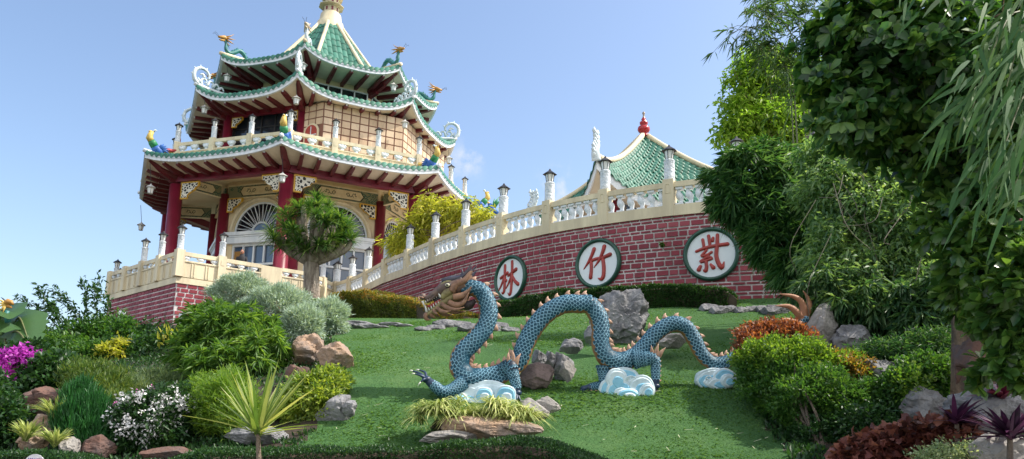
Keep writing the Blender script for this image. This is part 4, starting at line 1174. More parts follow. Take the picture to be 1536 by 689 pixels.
t = MB(); htube(t, [(330, 395), (250, 440), (170, 480), (140, 470)], [26, 22, 16, 6], 0, 8, 0, 1.3); t.build('tongue', mat('red_tongue', (.30, .03, .03), .5), hd, True)
for s in (-1, 1):
    e = MB(); e.ell(hp(368, 277, 84 * s), 40 * HR, 24 * HR, 30 * HR, 1, 12, 8); e.ell(hp(362, 279, 100 * s), 26 * HR, 14 * HR, 20 * HR, 0, 12, 8); e.ell(hp(358, 280, 110 * s), 12 * HR, 8 * HR, 12 * HR, 1, 10, 6); e.build('eye', [mat('pale_eye', (.55, .52, .38), .3), DARK], hd, True)
    b = MB()
    for i in range(7):
        x, y = 128 + 24 * i, 532 - 18 * i
        b.tube([hp(x + 16, y + 14, 24 * s), hp(x + 8, y - 20, 24 * s)], [10 * HR, 2 * HR], 6)
        x, y = 128 + 22 * i, 436 - 11 * i
        b.tube([hp(x, y - 8, 22 * s), hp(x + 4, y + 17, 22 * s)], [7 * HR, 2 * HR], 6)
    b.tube([hp(98, 430, 20 * s), hp(112, 478, 22 * s)], [14 * HR, 3 * HR], 8); b.tube([hp(140, 540, 22 * s), hp(122, 470, 22 * s)], [14 * HR, 3 * HR], 8)
    b.tube([hp(290, 395, 50 * s), hp(262, 350, 46 * s)], [15 * HR, 3 * HR], 6)
    b.build('teeth', TOOTH, hd, True)
    for pts, rad in (([(420, 395), (510, 385), (570, 345), (605, 300)], [40, 34, 20, 4]), ([(370, 445), (440, 480), (520, 460), (580, 360)], [30, 32, 24, 4]), ([(290, 460), (350, 505), (440, 530), (535, 512)], [22, 26, 18, 4]),
                     ([(245, 505), (300, 545), (350, 555), (395, 545)], [20, 24, 16, 4]), ([(210, 525), (235, 560), (262, 575)], [16, 16, 4])):
        b = MB(); htube(b, [(x, y, (70 + 18 * i) * s) for i, (x, y) in enumerate(pts)], rad, 0, 8, 0, .7); b.build('mane_lock', MANE, hd, True)
    b = MB(); htube(b, [(400, 340, 70 * s), (450, 270, 84 * s), (530, 235, 92 * s), (585, 165, 96 * s), (622, 128, 100 * s)], [44, 40, 34, 22, 8], 0, 8)
    b.build('tan_horn', MANE, hd, True)
    b = MB(); htube(b, [(300, 228, 40 * s), (380, 218, 50 * s), (460, 205, 58 * s), (520, 180, 66 * s), (565, 125, 74 * s), (607, 42, 80 * s)], [26, 40, 34, 24, 14, 3], 0, 8)
    htube(b, [(490, 190, 62 * s), (512, 140, 64 * s), (498, 102, 64 * s)], [14, 10, 3], 0, 6); htube(b, [(590, 165, 96 * s), (625, 120, 98 * s), (662, 78, 100 * s)], [18, 12, 3], 0, 6)
    b.build('dark_horn', BROW, hd, True)
    b = MB(); htube(b, [(110, 400, 40 * s), (60, 395, 70 * s), (70, 430, 90 * s), (40, 450, 100 * s)], [8, 6, 5, 2], 0, 5)
    b.build('whisker', MANE, hd, True)
b = MB(); htube(b, [(150, 545), (128, 575), (135, 610), (185, 622)], [24, 26, 20, 4], 0, 8); htube(b, [(180, 535), (190, 575), (230, 600)], [22, 20, 4], 0, 8)
b.build('chin_beard', MANE, hd, True)
b = MB(); htube(b, [(500, 470), (570, 470), (640, 420)], [40, 50, 20], 0, 8, 0, 1.2); b.build('throat', mat('dark_throat', (.03, .02, .02), .6), hd, True)
# legs ------------------------------------------------------------------
def leg(pts, rad, dd, toes, fins=None, paint=2, big=None):
    P = []
    for (x, y), r, o in zip(pts, rad, dd):
        d = DD(x) + o; p = at(x, y, d); P.append((p.x, p.y, p.z, r * ppm(d)))
    P = spline(P, 40); pv = [Vector(p[:3]) for p in P]; pr = P[:, 3]
    q = MB(); q.tube(pv, pr, 12, 0); l = q.build('leg', NAVY, dragon, True)
    fr = []
    for i in range(40):
        t = (pv[min(i + 1, 39)] - pv[max(i - 1, 0)]).normalized(); s = Vector((0, -1, 0)); s = (s - t * t.dot(s)).normalized(); fr.append((t, s, t.cross(s)))
    m = MB(); scale_plates(m, pv[:32], pr[:32] * 1.0, fr[:32], 3.0, .038); m.build('leg_scales', [SCALEA, SCALEB], l)
    f = MB(); f.tube([pv[i] for i in range(32, 40)], [pr[i] * 1.08 for i in range(32, 40)], 10, 0)
    f.ell(pv[-1], pr[-1] * 1.5, pr[-1] * 1.5, pr[-1] * 1.1, 0, 10, 6)
    for path in toes:
        TP = spline([tuple(pv[-1])] + [tuple(at(x, y, DD(x) + dd[-1] + o)) for x, y, o in path], 10)
        f.tube([Vector(p) for p in TP], [pr[-1] * (.62 - .4 * i / 9) for i in range(10)], 7, 0)
        e = Vector(TP[-1]); dv = (Vector(TP[-1]) - Vector(TP[-3])).normalized(); f.tube([e, e + dv * .03, e + dv * .05 - Z * .02], [pr[-1] * .24, pr[-1] * .16, .002], 6, 1)
    f.build('clawed_foot', [CLAW, TOOTH], l, True)
    if fins:
        for pth, w in fins:
            q = MB(); pp_ = [at(x, y, DD(x) + o) for x, y, o in pth]; q.tube([Vector(p) for p in spline([tuple(p) for p in pp_], 10)], [w * ppm(DH) * (1 - .95 * (i / 9) ** 1.5) for i in range(10)], 8, 0, side=(0, -1, 0), flat=.45)
            q.build('elbow_fin', FINP, l, True)
leg([z4(300, 575), z4(250, 610), z4(205, 620), z4(165, 595), z4(125, 562)], [11, 9.5, 8.5, 7.5, 5], [-.1, -.16, -.2, -.2, -.2],
    [[(*z4(95, 535), .02), (*z4(60, 522), .02)], [(*z4(100, 545), -.05), (*z4(70, 536), -.06)], [(*z4(112, 562), -.08), (*z4(97, 575), -.1)], [(*z4(118, 530), .06), (*z4(90, 518), .08)]])
fins = [([(*z4(515, 490), -.2), (*z4(508, 455), -.22), (*z4(512, 432), -.2)], 4), ([(*z4(528, 492), -.2), (*z4(532, 450), -.22), (*z4(528, 425), -.2)], 4.5), ([(*z4(540, 496), -.2), (*z4(552, 465), -.22), (*z4(568, 440), -.2)], 4.5)]
fins += [([(*z4(545, 515 + 22 * i), -.18), (*z4(556, 515 + 22 * i), -.18), (*z4(566, 508 + 22 * i), -.18)], 3) for i in range(5)]
leg([z4(490, 520), z4(520, 500), z4(530, 535), z4(545, 585), z4(550, 625)], [12, 10, 8.5, 7, 5], [-.08, -.18, -.2, -.2, -.2],
    [[(*z4(535, 648), -.1), (*z4(510, 664), -.12)], [(*z4(548, 655), -.1), (*z4(535, 675), -.1)], [(*z4(560, 650), -.05), (*z4(568, 662), -.08)]], fins)
leg([z5(225, 440), z5(228, 500), z5(225, 545), z5(180, 555), z5(125, 562)], [11, 8, 7.5, 7, 4], [.04, .06, .08, .06, .04],
    [[(*z5(110, 570), -.03), (*z5(95, 576), -.04)], [(*z5(120, 580), -.06), (*z5(110, 586), -.08)]], [([(*z5(215 - 24 * i, 572), .0), (*z5(207 - 24 * i, 584), .0), (*z5(196 - 24 * i, 590), .0)], 3) for i in range(4)])
fins = [([(*z5(478, 395), -.18), (*z5(474, 360), -.2), (*z5(472, 338), -.2)], 4), ([(*z5(492, 395), -.18), (*z5(502, 355), -.2), (*z5(510, 330), -.2)], 4.5), ([(*z5(505, 400), -.18), (*z5(525, 372), -.2), (*z5(546, 350), -.2)], 4.5)]
fins += [([(*z5(508, 420 + 25 * i), -.15), (*z5(517, 422 + 25 * i), -.15), (*z5(524, 416 + 25 * i), -.15)], 2.6) for i in range(5)]
leg([z5(380, 415), z5(440, 408), z5(488, 415), z5(494, 480), z5(495, 550)], [13, 10, 7.5, 6.5, 4.5], [-.1, -.16, -.18, -.18, -.18],
    [[(*z5(485, 575), -.06), (*z5(468, 592), -.1)], [(*z5(490, 582), -.06), (*z5(488, 600), -.1)], [(*z5(500, 578), .0), (*z5(508, 594), -.02)]], fins)
# tail tuft: five long tan prongs
for pth in ([(1207, 480, 0), (1203, 455, 0), (1190, 445, 0), (1168, 441, 0)], [(1204, 482, 0), (1196, 470, -.03), (1183, 460, -.05), (1162, 459, -.06)], [(1204, 488, -.03), (1192, 484, -.06), (1178, 480, -.08), (1166, 483, -.1)],
            [(1209, 478, .03), (1214, 460, .05), (1211, 446, .06), (1204, 436, .06)], [(1210, 484, .05), (1222, 470, .1), (1228, 455, .12), (1224, 442, .14)]):
    q = MB(); P = spline([tuple(at(x, y, DD(x) + o)) for x, y, o in pth], 14)
    q.tube([Vector(p) for p in P], [6.5 * ppm(11) * (1 - .93 * (i / 13) ** 1.6) for i in range(14)], 9, 0, flat=.7, side=(0, -1, 0)); q.build('tail_prong', mat('terracotta_prong', (.40, .19, .10), .6, (.28, .12, .06), 8), dragon, True)

# ------------------------------------------------------------------ painted cloud bases
CLW = mat('cloud_white_paint', (.68, .80, .85), .65, (.42, .56, .62), 6, .9); CLB = mat('cloud_sky_blue_paint', (.27, .58, .76), .6, (.16, .42, .60), 5, .7)
def cloud(px, py, w, h, label, lobes, swirls, blotch=False, spirals=True):
    d = DD(px) - .10; o = hit(px, py + h * .42); o = Vector((o.x, at(px, py, d).y, o.z)) if False else at(px, py, d)
    g = gz(o.x, o.y); c = thing('cloud_base', (o.x, o.y, g), label, 'sculpture', 'painted clouds under the dragon'); s = ppm(d)
    X, N = Vector((1, 0, 0)), Vector((0, -1, 0)); q = MB(); fr = (X, N, Z)
    q.ell(Vector((o.x, o.y + .16, (o.z + g) / 2)), w * s * .45, .17, (o.z - g) * .5 + h * s * .3, 0, 20, 10)
    for li, (x, y, rx, ry, m, k) in enumerate(lobes):
        for j, (f, mm) in enumerate(((1.0, 0), (.84, m), (.50, 0 if m else 1))):
            cc = o + X * (x + (1 - f) * 3) * s + Z * (-(y + (1 - f) * ry * .5) * s) + N * (.03 + .045 * k + .016 * j + .0023 * li)
            rx_, ry_ = rx * 1.15 * s * f, ry * 1.3 * s * f; nn = 22
            q.prism([(rx_ * math.cos(2 * PI * i / nn) * (1 + .04 * math.sin(5 * 2 * PI * i / nn + x)), ry_ * math.sin(2 * PI * i / nn) * (1 + .05 * math.sin(3 * 2 * PI * i / nn + y))) for i in range(nn)], cc - N * .14 * (j == 0), X, Z, N, .14 * (j == 0) + .02, mm, min(.014, rx_ * .2))
    autosmooth(q.build('cloud_lobes', [CLW, CLB], c), 40)
    q = MB()
    for x, y, r, dr in swirls:
        P = [(math.cos(a) * r * (1 - a / 9) * dr, math.sin(a) * r * (1 - a / 9)) for a in np.linspace(0, 7.2, 26)]
        q.tube([o + X * (x + u) * s + Z * (-y + v) * s + N * .10 for u, v in P], [1.3 * s * (1 - i / 34) for i in range(26)], 6, 1 if r > 4 else 0)
    q.build('cloud_swirls', [CLB, CLW], c, True)
cloud(722, 600, 100, 50, 'pale blue white cloud base partly hidden by striped grass under the dragon chest', [(-20, 4, 26, 22, 0, 0), (10, 0, 30, 24, 0, 0), (32, 6, 20, 20, 0, 0), (-34, 10, 16, 16, 1, 1), (4, -6, 12, 10, 1, 2), (36, -6, 14, 13, 1, 2), (-6, 14, 20, 12, 0, 2), (20, 16, 18, 10, 1, 1)], [(36, -6, 10, 1), (4, -4, 8, -1), (-34, 8, 9, 1)])
cloud(938, 577, 76, 42, 'white and sky blue cloud base with large swirl under the middle of the dragon', [(-2, -6, 20, 16, 1, 0), (-14, -6, 14, 14, 0, 1), (6, 4, 26, 16, 0, 0), (22, 4, 18, 14, 0, 1), (-22, 8, 16, 12, 1, 0), (-10, 10, 18, 12, 1, 1), (14, 14, 18, 9, 0, 1), (30, 10, 10, 9, 0, 2), (2, 16, 16, 7, 1, 2)], [(-15, -8, 9, 1), (8, -2, 12, -1), (22, 4, 10, -1), (-22, 8, 9, 1), (28, 10, 7, -1), (10, 14, 9, 1)])
cloud(1073, 570, 56, 30, 'small weathered blue and white cloud base beneath the dragon tail', [(-4, -2, 22, 12, 0, 0), (12, -4, 15, 10, 1, 1), (-14, 2, 13, 9, 1, 0), (4, 6, 18, 8, 0, 1), (16, 2, 11, 8, 0, 2)], [(10, -4, 6, 1), (-12, 0, 5, -1), (4, 6, 6, 1)])
# ================================================================== PLANTS
def unit(a): return a / np.maximum(np.linalg.norm(a, axis=1, keepdims=True), 1e-9)
def leaves_geo(P, D, Lg, Wd, kind='kite', fold=.25, droop=.0, nrm=None):
    """one small surface per leaf growing from P along D"""
    n = len(P); D = unit(D)
    if nrm is None: nrm = unit(RNG.normal(0, .6, (n, 3)) + np.array([0, -.15, .9]))
    S = unit(np.cross(D, nrm)); U = np.cross(S, D)
    Lg = np.broadcast_to(Lg, (n,))[:, None]; Wd = np.broadcast_to(Wd, (n,))[:, None]
    g = np.zeros((n, 3)); g[:, 2] = -1
    def pt(f, w, h=0.): return P + D * Lg * f + S * Wd * w + U * Wd * h + g * Lg * droop * f * f
    if kind == 'kite':
        V = np.stack([pt(0, 0), pt(.42, .5, fold), pt(1, 0), pt(.42, -.5, fold)], 1).reshape(-1, 3)
        b = np.arange(n)[:, None] * 4
        F = np.concatenate([b + np.array([[0, 1, 2]]), b + np.array([[0, 2, 3]])], 0)
    elif kind == 'broad':
        V = np.stack([pt(0, 0), pt(.38, .34, fold * .7), pt(.74, .5, fold), pt(1, 0, .0), pt(.74, -.5, fold), pt(.38, -.34, fold * .7), pt(.5, 0, 0)], 1).reshape(-1, 3)
        b = np.arange(n)[:, None] * 7
        F = np.concatenate([b + np.array([q]) for q in ([0, 1, 6], [1, 2, 6], [2, 3, 6], [3, 4, 6], [4, 5, 6], [5, 0, 6])], 0)
    else:                                             # blade: long arching strip
        fs = (0, .25, .5, .75, 1.); ws = (.55, 1., .9, .6, .04); rows = []
        for f, w in zip(fs, ws): rows += [pt(f, w * .5, .15), pt(f, -w * .5, .15)]
        V = np.stack(rows, 1).reshape(-1, 3); b = np.arange(n)[:, None] * 10
        F = np.concatenate([np.concatenate([b + np.array([[2 * i, 2 * i + 2, 2 * i + 3]]), b + np.array([[2 * i, 2 * i + 3, 2 * i + 1]])], 0) for i in range(4)], 0)
    return V, F
def merge(parts):
    Vs = []; Fs = []; o = 0
    for V, F in parts: Vs.append(V); Fs.append(F + o); o += len(V)
    return np.vstack(Vs), np.vstack(Fs)
def blob3(b):
    px, py, d, rx, ry = b[:5]; dep = b[5] if len(b) > 5 else .8
    s = ppm(d); c = at(px, py, d); return np.array(c), np.array([rx * s, (rx + ry) / 2 * s * dep, ry * s])
def clumps(blobs, n, shell=.45, top=0.):
    """clump centres spread through lumpy ellipsoids; returns centres and outward directions"""
    B = [blob3(b) for b in blobs]; w = np.array([r[0] * r[2] for c, r in B]); k = RNG.choice(len(B), n, p=w / w.sum())
    u = unit(RNG.normal(0, 1, (n, 3))); 
    if top: u[:, 2] = np.where((u[:, 2] < 0) & (RNG.random(n) < top), -u[:, 2], u[:, 2])
    rad = (RNG.random(n) ** shell)[:, None]
    c = np.array([B[i][0] for i in k]); r = np.array([B[i][1] for i in k])
    lump = 1 + .24 * np.sin(u[:, :1] * 5 + k[:, None]) * np.cos(u[:, 2:] * 6 + 2 * k[:, None])
    return c + u * r * rad * lump, u
def foliage(cl, per, rc, L, W, kind='kite', out=.8, up=.2, jit=.7, fold=.25, droop=.1, lvar=.35, rosette=False):
    Cn, U = cl; n = len(Cn) * per
    c = np.repeat(Cn, per, 0); u = np.repeat(U, per, 0)
    P = c + RNG.normal(0, rc, (n, 3)) * (0 if rosette else 1)
    D = u * out + RNG.normal(0, jit, (n, 3)) + np.array([0, 0, up])
    Lg = L * RNG.uniform(1 - lvar, 1 + lvar, n); Wd = W * RNG.uniform(1 - lvar * .6, 1 + lvar * .6, n)
    return leaves_geo(P, D, Lg, Wd, kind, fold, droop)
BARK = mat('grey_brown_bark', (.20, .155, .115), .9, (.09, .07, .055), 9, 1, .9, 22, streak=True)
TWIG = mat('dark_twig', (.08, .06, .04), .9, (.04, .03, .02), 8)
CANE = mat('green_cane', (.14, .16, .06), .6, (.09, .10, .04), 5)
def stems(mb, base, targets, r0, r1=.008, bend=.25, m=0):
    for t in targets:
        t = Vector(t); mid = base.lerp(t, .5) + Vector((random.uniform(-1, 1), random.uniform(-1, 1), .3)) * bend * (t - base).length * .4
        P = spline([tuple(base), tuple(mid), tuple(t)], 9)
        mb.tube([Vector(p) for p in P], [r0 + (r1 - r0) * i / 8 for i in range(9)], 6, m)
def plant(name, label, cat, base, geos, mats, wood=None, group=None, fname='foliage'):
    """thing with one mesh per kind of foliage and one for its wood"""
    t = thing(name, base, label, cat, group)
    if wood is not None: 
        autosmooth(wood[0].build(wood[2] if len(wood) > 2 else 'stem', wood[1], t), 60)
    for i, (g, m) in enumerate(zip(geos, mats)):
        nm = fname if isinstance(fname, str) else fname[i]
        emit(nm, g[0], g[1], m, None, t, False)
    return t
def shrub(name, label, blobs, ncl, per, rc, L, W, m, kind='kite', cat='shrub', group=None, base=None, flowers=None, nst=7, r0=.03, shell=.40, auto=True, **kw):
    if auto:
        q = max(blobs, key=lambda q: q[1] + q[4]); h = hit(q[0], q[1] + q[4] * .95).y; sh = min(0, h - q[2] + .1); blobs = [(q[0], q[1], q[2] + sh, *q[3:]) for q in blobs]
        if flowers: flowers = (flowers[0], [(q[0], q[1], q[2] + sh, *q[3:]) for q in flowers[1]], *flowers[2:])
    B = blob3(blobs[0]); b0 = Vector(B[0]) - Z * B[1][2]
    if base is None: base = Vector((b0.x, b0.y, min(b0.z, gz(b0.x, b0.y))))
    cl = clumps(blobs, ncl, shell); geos = [foliage(cl, per, rc, L, W, kind, **kw)]; ms = [m]; fn = ['foliage']
    if flowers:
        fm, fblobs, fn_, fl, fw = flowers; f = clumps(fblobs, fn_, .12); geos.append(foliage(f, 7, fl * .6, fl, fw, 'kite', .7, .2, .9)); ms.append(fm); fn.append('flowers')
    w = MB(); stems(w, base - Z * .05, cl[0][:nst], r0)
    return plant(name, label, cat, base, geos, ms, (w, TWIG), group, fn)

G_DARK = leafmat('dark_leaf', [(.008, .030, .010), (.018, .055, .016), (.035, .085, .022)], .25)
G_MID = leafmat('mid_leaf', [(.018, .06, .012), (.04, .105, .022), (.075, .15, .03)], .35)
G_FRESH = leafmat('fresh_leaf', [(.05, .11, .015), (.09, .17, .025), (.15, .22, .035)], .4)
G_YEL = leafmat('yellow_green_leaf', [(.07, .12, .015), (.13, .19, .025), (.21, .26, .04)], .5, tcol=(2.0, 2.5, 1.0))
G_GOLD = leafmat('golden_leaf', [(.15, .17, .02), (.27, .27, .035), (.36, .33, .06)], .5, tcol=(1.8, 1.9, 1.0))
G_GREY = leafmat('grey_green_leaf', [(.16, .22, .18), (.26, .34, .29), (.40, .48, .42)], .15, .8, .1)
G_RED = leafmat('coppery_leaf', [(.05, .03, .02), (.17, .05, .03), (.30, .12, .06)], .3)
G_PURP = leafmat('purple_leaf', [(.02, .010, .022), (.05, .018, .045), (.11, .03, .075)], .2, .35, tcol=(1.3, 1., 1.3))
F_MAG = leafmat('magenta_bract', [(.22, .015, .22), (.36, .04, .34), (.46, .10, .42)], .3, tcol=(1.5, 1.2, 1.4))
F_WHT = leafmat('white_petal', [(.65, .60, .60), (.75, .72, .72)], .2, tcol=(1.1, 1.1, 1.1)); F_PNK = leafmat('pink_petal', [(.55, .10, .38), (.65, .25, .5)], .3, tcol=(1.4, 1.1, 1.3))
STRIPE = leafmat('striped_grass_leaf', [(.11, .17, .04), (.30, .34, .11), (.50, .50, .24)], .25, tcol=(1.5, 1.6, .9))

# ---- rocks ---------------------------------------------------------------------------
RGREY = mat('grey_limestone', (.25, .25, .26), .9, (.07, .07, .08), 4.5, 1, 1., 11)
RTAN = mat('tan_stained_rock', (.36, .24, .16), .9, (.22, .20, .19), 2.6, 1, 1., 11)
RBROWN = mat('rusty_brown_rock', (.16, .085, .065), .9, (.09, .08, .08), 3.0, 1, 1., 7)
RPALE = mat('pale_lichen_rock', (.34, .32, .30), .9, (.15, .14, .13), 4., 1, 1., 9)
def rock(px, py, d, w, h, m, label, group=None, dep=.8, seed=0, sink=.25, rough=.33, parts=1, cat='rock', grounded=False):
    """weathered boulder: a subdivided ball pushed in and out by noise; parts>1 makes a cemented cluster"""
    import bmesh
    d = min(d, hit(px, py + h * .38).y + .05)
    s = ppm(d); V = []; F = []
    rnd = random.Random(seed)
    pls = []
    for _ in range(13):
        v = Vector((rnd.gauss(0, 1), rnd.gauss(0, 1), rnd.gauss(0, .8))).normalized(); pls.append((v, rnd.uniform(.62, .92)))
    for j in range(parts):
        if parts == 1: c = at(px, py, d); rx, rz = w * s / 2, h * s / 2
        else:
            f = (j + .5) / parts - .5; c = at(px + f * w * .8, py + rnd.uniform(-.25, .25) * h, d + rnd.uniform(-.1, .25)); q = rnd.uniform(.6, 1.25)
            if parts >= 6: c = hit(px + f * w, py + h * .3 + rnd.uniform(-.25, .25) * h); s = ppm(c.y)
            rx, rz = w * s / parts * (1.25 if parts >= 6 else .75 if parts > 2 else 1.05) * q, h * s * .42 * q
            if parts >= 6: c.z += rz * .25
        ry = (rx + rz) / 2 * dep
        bm = bmesh.new(); bmesh.ops.create_icosphere(bm, subdivisions=5, radius=1)
        o = Vector((seed * 3.1 + j * 7.7, seed * 1.7, j * 2.3)); b0 = len(V)
        for v in bm.verts:
            n = v.co.normalized(); f = 1 + rough * mnoise.noise(n * 1.5 + o) + rough * .55 * mnoise.noise(n * 3.4 + o) + rough * .32 * .15 * mnoise.noise(n * 6.5 + o) + rough * .14 * mnoise.noise(n * 15 + o)
            for pv, pd in pls:
                dn = n.dot(pv)
                if dn > .2: f = min(f, pd / dn + rough * .10 * mnoise.noise(n * 7 + o) + rough * .06 * mnoise.noise(n * 18 + o))
            V.append((c.x + n.x * f * rx, c.y + n.y * f * ry, c.z + n.z * f * rz))
        F += [tuple(b0 + v.index for v in f.verts) for f in bm.faces]; bm.free()
    o = emit('rock' if parts == 1 else 'rock_cluster', np.array(V), np.array(F), m, None, None, False)
    autosmooth(o, 28)
    return tag(o, label, cat, group)
RG = 'garden rocks'
rock(930, 480, 13.6, 96, 88, RGREY, 'tall grey boulder on the lawn behind the dragon back', RG, seed=3, rough=.5)
rock(1005, 510, 12.4, 58, 26, RPALE, 'flat pale rock on the lawn right of the tall boulder', RG, seed=5)
rock(893, 500, 12.6, 40, 42, RGREY, 'small grey rock leaning at the left foot of the tall boulder', RG, seed=6)
rock(826, 540, 11.3, 66, 60, RGREY, 'craggy grey rock outcrop behind the dragon front leg', RG, seed=8, parts=3, rough=.4)
rock(806, 566, 10.9, 62, 44, mat('stained_grey_rock', (.20, .15, .14), .9, (.10, .075, .07), 3.5, 1, 1., 9), 'rusty brown rock below the craggy outcrop beside the dragon front foot', RG, seed=11)
rock(857, 520, 11.8, 44, 26, RGREY, 'low grey rock at the upper end of the craggy outcrop', RG, seed=13)
rock(852, 556, 11.0, 26, 34, RPALE, 'pale lichen covered stone at the right edge of the craggy outcrop', RG, seed=14)
rock(506, 537, 13.2, 66, 44, RTAN, 'rounded tan rock at the left edge of the lawn', RG, seed=15)
rock(462, 528, 13.4, 60, 54, RTAN, 'orange stained rock under the grey green shrubs', RG, seed=17, rough=.4)
rock(446, 568, 12.3, 46, 44, RBROWN, 'reddish rock above the yellow green bush left of the lawn', RG, seed=18)
rock(340, 572, 11.6, 36, 34, RPALE, 'small pale rock below the red cordyline', RG, seed=19)
rock(455, 590, 11.4, 70, 34, RGREY, 'grey slab between the spiky yucca and the lawn', RG, seed=20)
rock(505, 615, 10.7, 66, 48, RGREY, 'dark grey edging rock in shade beside the lower left lawn', RG, seed=21, parts=3)
rock(560, 485, 22, 110, 14, RGREY, 'low stone kerb of grey rubble under the clipped hedge left of the dragon head', RG, seed=22, parts=6)
rock(700, 488, 18.5, 150, 18, RGREY, 'long low rubble edging behind the dragon neck', RG, seed=23, parts=8)
rock(1120, 462, 15.5, 130, 20, RGREY, 'low rubble edging at the foot of the wall under the right sign', RG, seed=24, parts=8)
rock(340, 500, 17, 120, 60, RGREY, 'grey rock at the foot of the terrace corner half hidden by bushes', RG, seed=25)
for i, (px, py, d, w, h, m, lb) in enumerate(((50, 660, 9.2, 46, 34, RTAN, 'tan rock beside the striped grass tufts at the far left'), (68, 640, 9.6, 50, 46, RTAN, 'tan rock above the round white sign'), (105, 672, 9.0, 40, 28, RPALE, 'pale stone at the foot of the conifer'), (150, 672, 9.1, 60, 34, RBROWN, 'brown stone between the conifer and the white flowering bush'),
        (250, 682, 9.0, 90, 22, RBROWN, 'brown stone under the white flowering bush'), (185, 628, 9.9, 60, 52, RGREY, 'grey stone between the conifer and the flowering bush'), (75, 602, 10.6, 90, 46, RBROWN, 'reddish brown rock beneath the magenta bougainvillea'), (385, 655, 9.6, 110, 34, RGREY, 'dark grey rocks under the spiky yucca'))):
    rock(px, py, d, w, h, m, lb, RG, seed=30 + i)
for i, (px, py, d, w, h, m, lb) in enumerate(((1232, 500, 11.2, 56, 84, RPALE, 'upright pale rock behind the dragon tail tip'), (1280, 512, 11.0, 70, 60, RGREY, 'grey rock under the hanging vines'), (1265, 545, 10.5, 70, 34, RPALE, 'pale pinkish rock above the mixed coloured hedge'), (1330, 580, 9.8, 110, 90, RGREY, 'big shaded grey rock right of the mixed coloured hedge'),
        (1465, 530, 8.7, 96, 110, RBROWN, 'tall rusty rock pillar with cracked face at the right'), (1490, 620, 7.6, 150, 90, RGREY, 'large grey rock under the rusty pillar'), (1380, 610, 8.9, 80, 60, RGREY, 'dark rock between the leafy bush and the purple plants'), (1330, 470, 12.5, 60, 90, RPALE, 'pale rock glimpsed through the vines'), (1500, 680, 6.9, 110, 50, RPALE, 'pale rock in the lower right corner'))):
    rock(px, py, d, w, h, m, lb, RG, seed=50 + i, rough=.38)

# ---- clipped hedges -----------------------------------------------------------------------
def hedge(label, path, h, wd, m, n, L, W, group='clipped hedges', two=None):
    """path of (px,py_top,d): a clipped bank of small leaves with a dark twiggy core"""
    P = spline([tuple(at(px, py, d)) for px, py, d in path], 60); base = Vector(P[30]); base.z -= h
    t = thing('hedge', base, label, 'hedge', group)
    b = MB(); V = []
    for i, p in enumerate(P):
        tv = P[min(i + 1, 59)] - P[max(i - 1, 0)]; N = Vector((tv[1], -tv[0], 0)).normalized(); q = Vector(p)
        for o, z in ((wd * .42, -h), (wd * .44, -h * .15), (wd * .3, -.05), (-wd * .3, -.05), (-wd * .44, -h * .15), (-wd * .42, -h)): V.append(q + N * o + Z * z)
    b.add(V, [(6 * i + j, 6 * i + 6 + j, 6 * i + 7 + j, 6 * i + 1 + j) for i in range(59) for j in range(5)] + [(0, 1, 2, 3, 4, 5), tuple(354 + j for j in (5, 4, 3, 2, 1, 0))])
    b.build('twiggy_core', TWIG, t)
    i = RNG.uniform(0, 58.99, n); k = i.astype(int); f = (i - k)[:, None]; Q = P[k] * (1 - f) + P[k + 1] * f; tv = unit(P[np.minimum(k + 1, 59)] - P[k]); N = np.stack([tv[:, 1], -tv[:, 0], 0 * tv[:, 0]], 1)
    a = RNG.random(n); o = np.where(a < .5, .5, np.where(a < .9, RNG.uniform(-.5, .5, n), -.5)); z = np.where(a < .5, -h * RNG.random(n), np.where(a < .9, 0, -h * RNG.random(n)))
    nzz = np.array([mnoise.noise(Vector((q[0] * 1.6, q[1] * 1.6, zz * 2))) for q, zz in zip(Q, z)])
    o = o * (1 + .40 * nzz); ed = np.clip(1 - np.abs(np.abs(o) - .5) * 5, 0, 1) * (a >= .5) * (a < .9)
    Pp = Q + N * (o * wd)[:, None]; Pp[:, 2] += z - ed * .06 + RNG.normal(0, .012, n) + nzz * .10 * (h / .6)
    outd = np.where((a < .5)[:, None], N, np.where((a < .9)[:, None], np.array([[0, 0, 1.]]), -N))
    D = outd * .8 + RNG.normal(0, .6, (n, 3)) + np.array([0, 0, .3])
    if two is None: emit('foliage', *leaves_geo(Pp, D, L * RNG.uniform(.6, 1.3, n), W), m, None, t)
    else:
        mk = (z > -h * .3) & (RNG.random(n) < .75)
        emit('foliage', *leaves_geo(Pp[~mk], D[~mk], L * RNG.uniform(.6, 1.3, (~mk).sum()), W), m, None, t); emit('young_foliage', *leaves_geo(Pp[mk], D[mk], L * RNG.uniform(.6, 1.3, mk.sum()), W), two, None, t)
    return t
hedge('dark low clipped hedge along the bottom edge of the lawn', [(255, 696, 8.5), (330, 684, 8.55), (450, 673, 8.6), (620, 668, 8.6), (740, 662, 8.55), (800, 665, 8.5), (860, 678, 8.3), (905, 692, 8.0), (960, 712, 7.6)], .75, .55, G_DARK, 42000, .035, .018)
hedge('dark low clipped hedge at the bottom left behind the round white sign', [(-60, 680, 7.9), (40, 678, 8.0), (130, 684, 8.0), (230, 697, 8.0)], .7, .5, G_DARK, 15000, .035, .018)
hedge('olive and orange tipped hedge left of the dragon head', [(512, 447, 25), (548, 442, 24.5), (590, 446, 23.5), (640, 452, 22), (690, 470, 20.6), (720, 476, 20)], .85, 1.1, leafmat('olive_leaf', [(.035, .06, .012), (.08, .11, .02), (.14, .15, .03)], .3), 20000, .075, .04, two=leafmat('orange_tip_leaf', [(.10, .13, .02), (.18, .16, .03), (.30, .16, .04)], .3))
